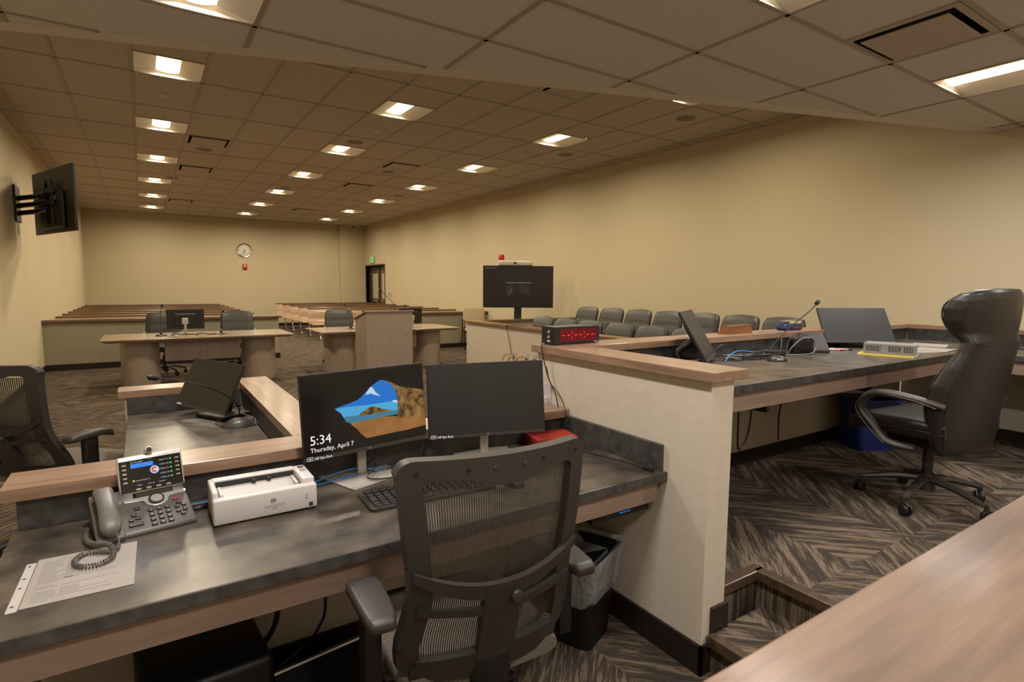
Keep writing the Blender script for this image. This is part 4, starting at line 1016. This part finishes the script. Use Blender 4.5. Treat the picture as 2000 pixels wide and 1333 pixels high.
# coiled handset cord as its own part
def coil(path, r, turns, rw):
    P, _ = catmull([Vector(p) for p in path], [1]*len(path), 16); L = [0]
    for a, b2 in zip(P, P[1:]): L.append(L[-1]+(b2-a).length)
    out = []; n = turns*9; j = 0
    for k in range(n+1):
        s_ = L[-1]*k/n
        while j < len(L)-2 and L[j+1] < s_: j += 1
        f = (s_-L[j])/max(1e-9, L[j+1]-L[j]); p = P[j].lerp(P[j+1], min(1, f)); tg = (P[min(j+1, len(P)-1)]-P[j]).normalized()
        x = tg.cross(Vector((0, 0, 1))); x = x.normalized() if x.length > 1e-4 else Vector((1, 0, 0)); y = x.cross(tg); a = 2*PI*turns*k/n
        out.append(p+x*r*math.cos(a)+y*r*math.sin(a))
    return MB().tube(out, rw, 6)
def L_(p): return tuple(loc_of(t, p))
cpath = [(-.088, 1.80, DZC+.012), (-.10, 1.775, DZC+.008), (-.155, 1.80, DZC+.008), (-.178, 1.765, DZC+.008), (-.165, 1.72, DZC+.008), (-.125, 1.71, DZC+.008), (-.098, 1.74, DZC+.009), (-.105, 1.79, DZC+.020), (-.145, 1.835, DZC+.016), (-.165, 1.90, DZC+.01), (-.165, 1.95, DZC+.02)]
coil([L_(p) for p in cpath], .006, 70, .0016).obj('handset_cord', 'phone', t)
MB().tube([L_((-.092, 1.83, DZC+.035)), L_((-.086, 1.815, DZC+.02)), L_((-.088, 1.80, DZC+.012))], .002, 6, 4).obj('cord_end', 'phone', t)

# document in a plastic sleeve
t = thing('sleeved_document', 'printed contact sheet in a clear punched sleeve left of the phone', 'paper', (-.16, 1.70, DZC), R(-1))
MB().box(-.10, .112, -.132, .132, .0004, .0016).obj('sheet', 'paper', t, smooth=False)
MB().box(-.122, -.102, -.138, .118, .0003, .0012).obj('punched_strip', 'offwhite', t, smooth=False)
for y in (-.11, -.02, .03, .1): MB().at(T(-.114, y, .0013)).lathe([(0, .0003), (.0035, .0003), (.0035, 0)], n=12).obj('punch_hole', 'inkdark', t)
b_ = MB(); random.seed(3)
b_.box(-.055, .03, .112, .1145, .0016, .0019)
for k in range(24):
    y = .10-.0095*k*.98
    if k in (14, 17): continue
    b_.box(-.085, -.085+random.uniform(.03, .05), y, y+.0035, .0016, .0019)
    if k < 13: b_.box(-.035, -.016, y, y+.0035, .0016, .0019)
    if k in (12, 16, 20, 22): b_.box(-.035, .06+.02*random.random(), y, y+.003, .0016, .0019)
    if k in (18, 19, 21): b_.box(-.035, .0, y, y+.003, .0016, .0019)
b_.obj('printed_text', 'ink', t, smooth=False)

# scanner
t = thing('document_scanner', 'white desktop document scanner between the phone and left monitor', 'scanner', (.292, 1.885, DZC), 0)
b_ = MB(); W2 = .15; pr = [(-.07, .004), (-.078, .045), (-.074, .078), (-.064, .082), (-.045, .083)]
b_.box(-W2, W2-.002, -.076, -.046, .004, .082, .006, 3); b_.obj('front_cover', 'white', t)
b_ = MB(); b_.box(-W2+.001, -W2+.018, -.05, .095, .004, .098, .006, 3); b_.box(.106, W2-.003, -.05, .095, .004, .098, .006, 3); b_.box(-W2+.01, .11, .062, .096, .004, .10, .006, 3); b_.box(-W2+.01, .11, -.05, .07, .004, .05); b_.obj('body', 'white', t)
b_ = MB(); b_._add([(-.130, -.05, .055), (.104, -.05, .055), (.104, .055, .078), (-.130, .055, .078)], [(0, 1, 2, 3)]); b_.obj('feed_tray', 'offwhite', t, smooth=False)
MB().box(-.13, .104, .057, .062, .075, .094).obj('feed_slot', 'inkdark', t, smooth=False)
for x in (-.02, .025): MB().box(x-.006, x+.006, .044, .058, .076, .09, .002).obj('roller', 'inkdark', t)
for x in (-.126, .092): MB().box(x, x+.01, -.03, .05, .06, .082, .002).obj('paper_guide', 'white', t)
MB().box(.12, .138, .06, .074, .0998, .1005).obj('status_window', 'inkdark', t, smooth=False)
MB().box(.12, .138, .036, .044, .0983, .0992).obj('stop_button', 'redplastic', t, smooth=False); MB().box(.12, .138, .018, .030, .0983, .0992).obj('start_button', M['uigreen'] if False else base('soft_green', (110, 170, 140), .5)[0], t, smooth=False)
lettering(t, 'imageFORMULA\nR40', .0085, T(.02, -.0775, .034) @ FACE, 'ink', align='CENTER'); lettering(t, 'Canon', .009, T(-.01, .075, .1005), 'ink', align='CENTER')
MB().box(.008, .024, -.0768, -.0755, .046, .058).obj('front_sticker', 'ink', t, smooth=False)
MB().box(.122, .134, -.0775, -.0755, .012, .024).obj('energy_sticker', 'inkdark', t, smooth=False)
MB().box(.112, .12, -.078, -.0755, .04, .055, .001).obj('release_switch', 'offwhite', t, smooth=False)
b_ = MB()
for x in (-.13, .13):
    for y in (-.06, .08): b_.box(x-.008, x+.008, y-.008, y+.008, 0, .005)
b_.obj('foot', 'inkdark', t, smooth=False)

# keyboard
t = thing('keyboard', 'black keyboard in front of the left monitor, half behind the mesh chair', 'keyboard', (.80, 1.745, DZC), R(-3))
MB().prism(rrect(.225, .085, .018), 0, .012, .003).obj('case', 'softblack', t)
kb = []
for r_ in range(6):
    y = .062-.024*r_-(.006 if r_ else 0)
    n_ = 16
    if r_ == 5: spans = [(-.208, -.182), (-.18, -.158), (-.156, -.13), (-.128, -.01), (-.008, .018), (.02, .044), (.046, .07), (.072, .094), (.11, .128), (.13, .148), (.15, .168), (.175, .21)]
    else: spans = [(-.208+.0262*k, -.208+.0262*k+.0225) for k in range(16)]
    for a, b2 in spans:
        MB().box(a, b2, y-.0095, y+.0095, .011, .0175+.001*(5-r_)*.4, .0022, 1).obj('key', 'key', t, smooth=False)
t = thing('computer_mouse', 'black mouse on the clerk desk seen through the mesh chair', 'mouse', (1.10, 1.655, DZC), R(-10))
def mouse_parts(t):
    rg = []
    for k in range(11):
        u = k/10; y = -.052+.104*u; h = .036*math.sin(PI*(.1+.82*u))**.6; w_ = .031*(math.sin(PI*(.08+.84*u)))**.4
        rg.append([(w_*math.cos(a), y, max(0, h*math.sin(a))) for a in [2*PI*j/20 for j in range(20)]])
    MB().loft(rg).obj('shell', 'black', t, angle=70)
    MB().at(T(0, .02, .034) @ RY(PI/2)).lathe([(0, -.004), (.008, -.004), (.008, .004), (0, .004)], n=14).obj('scroll_wheel', 'pewter', t)
    MB().box(-.031, -.026, -.02, .02, .008, .02, .002).obj('side_button', 'silver', t)
mouse_parts(t)
t = thing('computer_mouse', 'black and silver mouse alone on the judge desk', 'mouse', (3.065, 1.86, DZJ), R(60)); mouse_parts(t)
t = thing('red_box', 'flat red cardboard box behind the right monitor', 'box', (1.52, 1.985, DZC), R(-12))
MB().box(-.10, .10, -.07, .07, 0, .044, .002).obj('box_body', 'red', t, smooth=False); MB().box(-.101, .101, -.071, .071, .030, .050, .002).obj('lid', 'red', t, smooth=False)
lettering(t, 'Verizon', .02, T(0, -.02, .0505), 'orangecable', align='CENTER')

def cable(label, pts, r=.003, mt='black', loc=None, name='cable', extra=None):
    P0 = Vector(pts[0]) if loc is None else Vector(loc)
    t = thing(name, label, 'cable', tuple(P0))
    MB().tube([Vector(p)-P0 for p in pts], r, 6, 8).obj('cord', mt, t)
    if extra: extra(t, P0)
    return t
z = DZC+.004
cable('thin usb cable running along the right splash of the clerk desk', [(1.62, 2.05, z), (1.60, 1.98, z), (1.56, 1.88, z), (1.60, 1.72, z), (1.63, 1.58, z), (1.625, 1.52, z+.002)], .0022, extra=lambda t, P0: MB().at(T(*(Vector((1.625, 1.52, z+.002))-P0)) @ RZ(R(10))).box(-.007, .007, -.045, 0, -.003, .005, .001).obj('usb_plug', 'black', t))
cable('light blue network cable behind the left monitor stand, upper', [(.44, 2.03, z), (.50, 2.04, z+.004), (.58, 2.05, z+.018), (.66, 2.05, z+.02), (.74, 2.02, z)], .0028, 'bluecable')
cable('light blue network cable behind the left monitor stand, lower', [(.44, 2.0, z), (.52, 2.01, z+.002), (.60, 2.015, z+.006), (.70, 2.06, z+.004), (.8, 2.07, z)], .0028, 'bluecable')
cable('blue network cable between the phone and scanner', [(.02, 2.04, z), (.07, 2.03, z+.003), (.12, 2.03, z+.004), (.30, 2.045, z), (.43, 2.05, z)], .0028, 'bluecable')
cable('black plugs and cord beside the scanner', [(.09, 1.99, z+.004), (.11, 1.985, z+.006), (.13, 1.99, z+.006), (.14, 2.02, z)], .006, 'black')
cable('black cord looping around the left monitor base', [(.72, 2.06, z+.03), (.70, 2.0, z+.03), (.66, 1.97, z+.012), (.68, 1.93, z+.010), (.76, 1.915, z+.01), (.86, 1.96, z), (.9, 2.05, z)], .0025)
cable('black cord hanging from the back of the left monitor', [(.69, 2.03, .92), (.72, 2.05, .80), (.68, 2.06, z+.02), (.72, 2.05, z), (.80, 2.02, z)], .003)
cable('black cord tangle between the two monitors', [(.76, 2.05, z), (.82, 2.0, z+.01), (.90, 2.05, z+.02), (.84, 2.075, z+.01), (.78, 2.03, z+.012), (.87, 2.06, z+.02), (.96, 2.05, z)], .003)
cable('black cord behind the right monitor', [(1.12, 2.0, .93), (1.0, 2.04, .86), (.93, 2.06, .78), (.96, 2.07, z), (1.1, 2.07, z)], .003)
# clock and its cables
t = thing('digital_clock', 'black digital clock with red segments on the corner of the ledge', 'clock', (1.868, 2.29, PC), R(2))
MB().box(-.152, .152, -.06, .05, .004, .092, .002).obj('case', 'black', t, smooth=False)
MB().box(-.125, .132, -.0615, -.0595, .016, .080).obj('display_window', 'redwin', t, smooth=False)
seg = {'a': (0, 1, 1), 'b': (1, .5, 0), 'c': (1, -.5, 0), 'd': (0, -1, 1), 'e': (-1, -.5, 0), 'f': (-1, .5, 0), 'g': (0, 0, 1)}
dg = MB(); lit = MB()
for k in range(6):
    cx = -.098+.0345*k+(.013 if k > 1 else 0)+(.013 if k > 3 else 0); cz = .048
    for s_, (sx, sz, hz) in seg.items():
        q = lit if s_ == 'g' else dg; x = cx+sx*.0115; zz = cz+sz*.022
        if hz: q.box(x-.009, x+.009, -.0625, -.0616, zz-.0022, zz+.0022)
        else: q.box(x-.0022, x+.0022, -.0625, -.0616, zz-.0095, zz+.0095)
for cx in (-.098+.0345*1.5+.0065, -.098+.0345*3.5+.0195):
    for zz in (.036, .06): lit.box(cx-.0025, cx+.0025, -.0625, -.0616, zz-.004, zz+.004)
dg.obj('unlit_segments', 'dimled', t, smooth=False); lit.obj('lit_segments', 'redled', t, smooth=False)
b_ = MB()
for z_ in (.066, .04): b_.at(T(-.152, -.01, z_) @ RY(-PI/2)).lathe([(0, .006), (.006, .006), (.008, 0)], n=12)
b_.obj('side_socket', 'silver', t); MB().box(-.1535, -.1515, -.022, .002, .014, .024).obj('side_label', 'white', t, smooth=False)
MB().box(.112, .14, -.0612, -.0598, .008, .012).obj('maker_mark', 'silver', t, smooth=False)
b_ = MB()
for x in (-.13, .13):
    for y in (-.045, .035): b_.cbox((x, y, .002), (.014, .014, .004))
b_.obj('foot', 'black', t, smooth=False)
cable('long black cord hanging from the digital clock down the pony wall', [(1.705, 2.28, PC+.04), (1.66, 2.25, PC+.025), (1.645, 2.235, PC-.02), (1.66, 2.2, 1.0), (1.672, 2.16, .93), (1.665, 2.12, .86), (1.66, 2.08, .79), (1.65, 2.06, DZC+.005)], .0028)
cable('second thin black cord twisting down beside the clock cord', [(1.665, 2.22, 1.05), (1.655, 2.18, .98), (1.67, 2.13, .93), (1.66, 2.07, .88), (1.655, 2.05, .82), (1.64, 2.04, DZC+.005)], .0022)
t = thing('wall_outlet', 'white outlet box on the pony wall behind the right monitor', 'outlet', (1.683, 2.235, .905))
MB().box(-.006, 0, -.035, .035, -.055, .055, .002).obj('plate', 'white', t, smooth=False); MB().box(-.02, -.0055, -.02, .02, -.045, -.01, .002).obj('plug', 'white', t, smooth=False)
# wiring on the jury wall
def outlet(label, y, z_, w_=.035):
    t = thing('wall_outlet', label, 'outlet', (4.62, y, z_), 0, 'outlets on the jury box wall')
    MB().box(-.006, 0, -w_, w_, -.057, .057, .002).obj('plate', 'white', t, smooth=False)
    for z2 in (-.022, .022): MB().box(-.0085, -.0055, -.014, .014, z2-.014, z2+.014, .001).obj('socket', 'offwhite', t, smooth=False)
    for z2 in (-.022,): MB().box(-.03, -.008, -.01, .01, z2-.01, z2+.01, .003).obj('plug', 'inkdark', t, smooth=False)
outlet('double white outlet on the jury box wall with red and black plugs', 6.97, .40, .06)
outlet('single white outlet on the jury box wall with one red cord', 6.635, .414)
outlet('single white outlet nearest the clock on the jury box wall', 6.434, .426)
cable('red cord from the double outlet on the jury wall', [(4.60, 6.95, .41), (4.56, 7.0, .43), (4.55, 7.15, .38), (4.56, 7.25, .2), (4.55, 7.3, .01)], .006, 'orangecable')
cable('red cord from the single outlet on the jury wall', [(4.59, 6.65, .41), (4.56, 6.72, .42), (4.55, 6.8, .36), (4.56, 6.84, .2), (4.55, 6.9, .01)], .006, 'orangecable')
cable('black cord plugged into the double jury wall outlet', [(4.59, 6.99, .38), (4.56, 7.03, .36), (4.57, 7.05, .25), (4.56, 7.1, .01)], .005)
cable('thin black cord draped over the jury box cap down to the outlet', [(4.72, 6.75, JC+.006), (4.66, 6.95, JC+.012), (4.58, 7.1, JC+.006), (4.577, 7.13, JC-.03), (4.60, 7.08, .6), (4.60, 7.03, .42)], .005)

# ------------------------------------------------------------------ judge desk things
z = DZJ+.004
def squiggle(cx, cy, rx, ry, n, z0, seed, amp=.3):
    rnd = random.Random(seed); return [(cx+rx*math.cos(k*2.4)*(1-amp*rnd.random()), cy+ry*math.sin(k*2.4)*(1-amp*rnd.random()), z0+.02*rnd.random()) for k in range(n)]
cable('tangle of thick black cords behind the edge-on monitor', squiggle(3.02, 2.02, .22, .09, 12, z, 1), .0035)
cable('tangle of thin black cords near the microphone base', squiggle(3.15, 2.0, .20, .10, 10, z+.006, 2), .0025)
cable('grey cords coiled left of the microphone base', squiggle(2.95, 2.03, .18, .07, 9, z+.004, 5), .0025, 'greycable')
cable('bright blue cord arching through the cable tangle', [(2.75, 1.98, z), (2.85, 2.03, z+.02), (2.98, 2.06, z+.04), (3.10, 2.05, z+.03), (3.2, 2.03, z+.02)], .0035, 'bluecable')
cable('black cord rising in an arch before the splash', [(2.72, 2.1, z), (2.85, 2.1, z+.07), (2.95, 2.1, z+.075), (3.02, 2.1, z+.03), (3.05, 2.09, z)], .0035)
cable('grey cord looped around the small black speaker', [(3.40, 2.0, z), (3.42, 1.98, z+.05), (3.5, 1.965, z+.10), (3.6, 1.96, z+.10), (3.64, 1.95, z+.05), (3.6, 1.945, z+.006), (3.48, 1.95, z), (3.35, 1.98, z)], .0035, 'greycable')
cable('blue cord arched behind the small black speaker', [(3.42, 2.02, z), (3.5, 2.05, z+.08), (3.6, 2.06, z+.12), (3.72, 2.05, z+.10)], .003, 'navy')
cable('thin grey cord trailing over the bench ledge', [(3.42, 2.22, PC+.003), (3.5, 2.2, PC+.004), (3.55, 2.14, PC+.002), (3.53, 2.12, PC-.05), (3.5, 2.1, DZJ+.06), (3.42, 2.06, DZJ+.01)], .002, 'greycable')
cable('cord hanging in a loop below the judge desk apron', [(2.55, 1.75, .985), (2.56, 1.75, .8), (2.58, 1.76, .62), (2.62, 1.77, .60), (2.66, 1.76, .66), (2.67, 1.75, .8), (2.66, 1.75, .985)], .005)
cable('cord hanging behind the recycling bin below the judge desk', [(3.3, 1.9, .985), (3.36, 1.95, .85), (3.48, 2.05, .78), (3.55, 2.12, .6), (3.57, 2.13, .42)], .005)
cable('black cord snaking down under the side desk', [(5.40, 1.2, .97), (5.42, 1.22, .85), (5.44, 1.12, .76), (5.44, 1.22, .64), (5.44, 1.24, .58), (5.44, 1.1, .50), (5.42, 1.0, .36), (5.3, 1.02, .31), (5.2, 1.06, .306)], .007)
t = thing('small_speaker', 'small round-faced black speaker box on the judge desk', 'speaker', (3.60, 2.03, DZJ), R(-35))
MB().box(-.065, .065, -.05, .05, 0, .105, .012, 3).obj('cabinet', 'black', t)
MB().at(T(0, -.05, .055) @ RX(PI/2)).lathe([(0, .002), (.02, .004), (.04, .003), (.045, .001), (.046, 0)], n=28).obj('driver_cone', 'deepblack', t)
t = thing('conference_unit', 'black wedge-shaped desk unit between the speaker and the monitor', 'electronic device', (3.76, 2.04, DZJ), R(-45))
b_ = MB(); b_._add([(-.09, -.075, 0), (.09, -.075, 0), (.09, .075, 0), (-.09, .075, 0), (-.09, -.075, .018), (.09, -.075, .018), (.075, .05, .125), (-.075, .05, .125)], [(0, 3, 2, 1), (4, 5, 6, 7), (0, 1, 5, 4), (2, 3, 7, 6), (1, 2, 6, 5), (0, 4, 7, 3)])
bmesh.ops.bevel(b_.bm, geom=b_.bm.edges[:], offset=.006, segments=2, profile=.5, affect='EDGES'); b_.obj('body', 'softblack', t, smooth=False)
t = thing('power_brick', 'flat black power brick lying in the cables', 'power adapter', (3.16, 2.06, DZJ), R(10)); MB().box(-.07, .07, -.035, .035, 0, .035, .006).obj('body', 'black', t)
t = thing('law_book', 'thick grey law book lying on the yellow pad on the judge desk', 'book', (4.03, 1.675, DZJ+.012), R(-72))
MB().box(-.135, .135, -.098, .098, .003, .058).obj('pages', 'paper', t, smooth=False)
b_ = MB(); b_.box(-.14, .14, -.102, .102, 0, .003); b_.box(-.14, .14, -.102, .102, .058, .061); b_.box(-.14, .14, -.103, -.0995, 0, .061); b_.obj('cover', 'bookgrey', t, smooth=False)
b_ = MB(); rnd = random.Random(4)
for x0_, x1_ in ((-.125, -.045), (-.005, .065), (.075, .125)):
    for r_ in range(4):
        x = x0_
        while x < x1_-.004:
            wd = rnd.uniform(.006, .016); b_.box(x, min(x+wd, x1_), -.1042, -.103, .044-.0095*r_, .0495-.0095*r_); x += wd+.004
b_.obj('spine_print', 'inkdark', t, smooth=False)
t = thing('yellow_pad', 'yellow legal pad under the thick grey book', 'notepad', (3.99, 1.665, DZJ), R(-74)); MB().box(-.16, .15, -.11, .11, 0, .010).obj('pages', 'yellowpaper', t, smooth=False); MB().box(.14, .152, -.111, .111, .0, .0115).obj('binding', 'paper', t, smooth=False)
t = thing('loose_papers', 'white papers fanned on the judge desk behind the book', 'paper', (4.42, 1.68, DZJ), R(-20))
MB().box(-.14, .14, -.11, .11, 0, .003).obj('sheet', 'paper', t, smooth=False); MB().at(T(.18, .04, .004) @ RZ(R(25))).box(-.14, .14, -.11, .11, -.001, .001).obj('sheet', 'paper', t, smooth=False)
t = thing('loose_papers', 'white sheet by the right corner of the judge desk, beside the chair back', 'paper', (4.95, 1.80, DZJ), R(15)); MB().box(-.14, .14, -.11, .11, 0, .004).obj('sheet', 'paper', t, smooth=False)
for k, (x, y, a, mt, lb) in enumerate(((3.93, 1.99, -40, 'white', 'white marker pen lying before the judge monitor'), (3.95, 2.03, -30, 'yellowpaper', 'yellow pen lying before the judge monitor'), (4.02, 1.98, -60, 'white', 'white pen nearest the monitor stand'))):
    t = thing('pen', lb, 'pen', (x, y, DZJ+.006), R(a)); MB().tube([(-.06, 0, 0), (.045, 0, 0)], .006, 10).obj('barrel', mt, t); MB().tube([(.045, 0, 0), (.07, 0, 0)], .0065, 10).obj('pen_cap', 'orangecable' if k < 2 else 'inkdark', t)
t = thing('wooden_holder', 'reddish wooden nameplate block on the bench ledge', 'nameplate', (3.22, 2.25, PC), R(1))
b_ = MB(); b_._add([(-.145, -.035, 0), (.13, -.035, 0), (.13, .035, 0), (-.145, .035, 0), (-.10, -.025, .05), (.13, -.02, .055), (.13, .03, .055), (-.10, .03, .05)], [(0, 3, 2, 1), (4, 5, 6, 7), (0, 1, 5, 4), (2, 3, 7, 6), (1, 2, 6, 5), (0, 4, 7, 3)]); b_.obj('block', 'block', t, smooth=False)
t = thing('desk_tray', 'blue tray with yellow and red labels on the bench ledge', 'tray', (3.84, 2.255, PC), R(-8))
b_ = MB(); b_.loft([[(x*s_, y*s_, zz) for x, y in rrect(.095, .045, .02)] for s_, zz in ((.85, 0), (1, .012), (1, .03), (.85, .048))]); b_.obj('tray', 'navy', t)
MB().at(T(.02, 0, .049)).box(-.05, .06, -.03, .03, -.002, .012).obj('note_pad', 'yellowpaper', t, smooth=False); MB().box(-.01, .085, -.046, -.044, .014, .022).obj('label_strip', 'redplastic', t, smooth=False); MB().at(T(-.01, 0, .06)).box(-.05, .05, -.028, .028, -.001, .006).obj('note_pad', 'paper', t, smooth=False)
t = thing('cable_clip', 'small clear holder at the end of the pony wall cap', 'clip', (1.95, 1.52, DZJ), 0); MB().box(-.03, .03, -.008, .008, 0, .02, .002).obj('base', 'softblack', t); MB().box(.015, .03, -.01, .01, .018, .034, .002).obj('clip_head', 'offwhite', t)

# recycling bin under the judge desk
def bin_body(t, w0, d0, w1, d1, h, mt, rim=.012):
    b_ = MB(); rg = [[(x, y, zz) for x, y in rrect(a, b2, .035)] for a, b2, zz in ((w0, d0, 0), (w0+(w1-w0)*.5, d0+(d1-d0)*.5, h*.5), (w1, d1, h-.02), (w1+rim, d1+rim, h-.018), (w1+rim, d1+rim, h), (w1-.004, d1-.004, h), (w0-.006, d0-.006, .01))]
    b_.loft(rg); return b_.obj('body', mt, t)
t = thing('recycling_bin', 'blue recycling bin with white arrows under the judge desk', 'bin', (4.36, 1.93, .30), R(-28))
bb = bin_body(t, .13, .11, .16, .13, .37, 'bluebin')
for k in range(3):
    a = k*2*PI/3+.3; m4 = T(-.0, -.129, .24) @ RX(-R(4)) @ RY(a)
    b_ = MB().at(m4); b_.tube([(-.032, 0, .02), (-.014, 0, .046), (.012, 0, .046), (.024, 0, .028)], .006, 6); b_.at(m4 @ T(.03, 0, .018)).box(-.012, .012, -.004, .004, -.006, .006); b_.obj('recycle_arrow', 'offwhite', t)
# waste bin with clear liner by the clerk
t = thing('waste_bin', 'black wastebasket with a clear plastic liner under the clerk desk', 'bin', (1.475, 1.70, 0), R(24))
bin_body(t, .105, .085, .14, .108, .375, 'deepblack')
rg = []
N_ = 72
import itertools
levels = [(.125, .093, .19), (.141, .110, .215), (.146, .114, .26), (.148, .117, .30), (.156, .123, .34), (.163, .130, .372), (.161, .128, .386), (.142, .110, .378), (.132, .100, .33), (.120, .092, .22), (.09, .07, .12)]
for li, (a, b2, zz) in enumerate(levels):
    base_r = rrect(a, b2, .045, 17); ring = []
    for j, (x, y) in enumerate(base_r):
        nz = noise.noise(Vector((x*28, y*28, zz*22+li*.3))); amp = .008 if 0 < li < 9 else .004
        k_ = 1+nz*amp/.12; ring.append((x*k_, y*k_, zz+.012*noise.noise(Vector((x*20, y*20, 7)))*(1.6 if li == 0 else .8)))
    rg.append(ring)
MB().loft(rg, cap=False).obj('liner_bag', 'bag', t, angle=80)
# underdesk items
t = thing('under_desk_unit', 'dark electronics box with blue lights mounted under the clerk desk', 'electronic device', (1.52, 1.68, .592))
MB().box(-.16, .14, -.16, .16, -.03, .01, .004).obj('case', 'deepblack', t, smooth=False)
b_ = MB()
for k in range(5): b_.box(-.02+.012*k, -.012+.012*k, -.1615, -.16, -.016, -.012)
b_.obj('indicator_lights', 'uiblue', t, smooth=False); MB().box(-.14, .12, -.1, .14, .01, .095).obj('hanger', 'deepblack', t, smooth=False)
t = thing('computer_tower', 'black computer tower on the floor under the clerk desk', 'computer', (.10, 1.90, 0), R(4))
MB().box(-.17, .17, -.18, .16, .01, .33, .02, 3).obj('case', 'deepblack', t); 
for k in range(2): MB().box(-.05, .15, -.184, -.178, .20-.07*k, .206-.07*k).obj('drive_slot', 'pewter', t, smooth=False)
MB().box(-.1, .15, -.19, -.17, .0, .03).obj('foot', 'black', t, smooth=False)
t = thing('foot_rest', 'metal-edged foot rest on the floor under the clerk desk', 'foot rest', (.50, 1.84, 0), R(8))
b_ = MB(); b_._add([(-.18, -.1, 0), (.14, -.1, 0), (.14, .1, 0), (-.18, .1, 0), (-.18, -.1, .05), (.14, -.1, .05), (.14, .1, .13), (-.18, .1, .13)], [(0, 3, 2, 1), (4, 5, 6, 7), (0, 1, 5, 4), (2, 3, 7, 6), (1, 2, 6, 5), (0, 4, 7, 3)]); b_.obj('platform', 'deepblack', t, smooth=False)
MB().tube([(-.18, .1, .14), (.14, .1, .14)], .009, 8).obj('edge_bar', 'chrome', t)
cable('thick black cord slanting down beside the computer tower', [(.31, 1.77, .69), (.305, 1.78, .44), (.29, 1.88, .30), (.27, 1.98, .22)], .009)
cable('dark blue cord dropping below the clerk desk to the floor', [(.44, 1.76, .69), (.45, 1.78, .42), (.47, 1.95, .24), (.43, 2.0, .15), (.34, 2.0, .10), (.33, 2.02, .015)], .005, 'navy')
cable('cord heap behind the monitor on the left counsel table', [(.32, 9.42, .70), (.36, 9.38, .73), (.42, 9.40, .705), (.5, 9.36, .715), (.62, 9.38, .705), (.7, 9.34, .72), (.8, 9.38, .703), (.88, 9.38, .703)], .008)
cable('cord loop beside the witness microphone', [(.40, 3.18, z-.295), (.33, 3.26, DZC+.01), (.28, 3.18, DZC+.006), (.34, 3.08, DZC+.006), (.44, 3.06, DZC+.005), (.455, 3.14, DZC+.02), (.42, 3.28, DZC+.02), (.40, 3.4, DZC+.006)], .0025)
cable('black plug cord behind the witness monitor', [(.38, 3.45, DZC+.006), (.40, 3.5, DZC+.02), (.44, 3.52, DZC+.02), (.43, 3.56, DZC+.006)], .005)
t = thing('floor_box', 'round tan cable cover on the carpet before the right counsel table', 'floor cover', (3.95, 8.2, 0)); MB().lathe([(0, .012), (.14, .01), (.16, 0)]).obj('lid', 'tanfab', t)
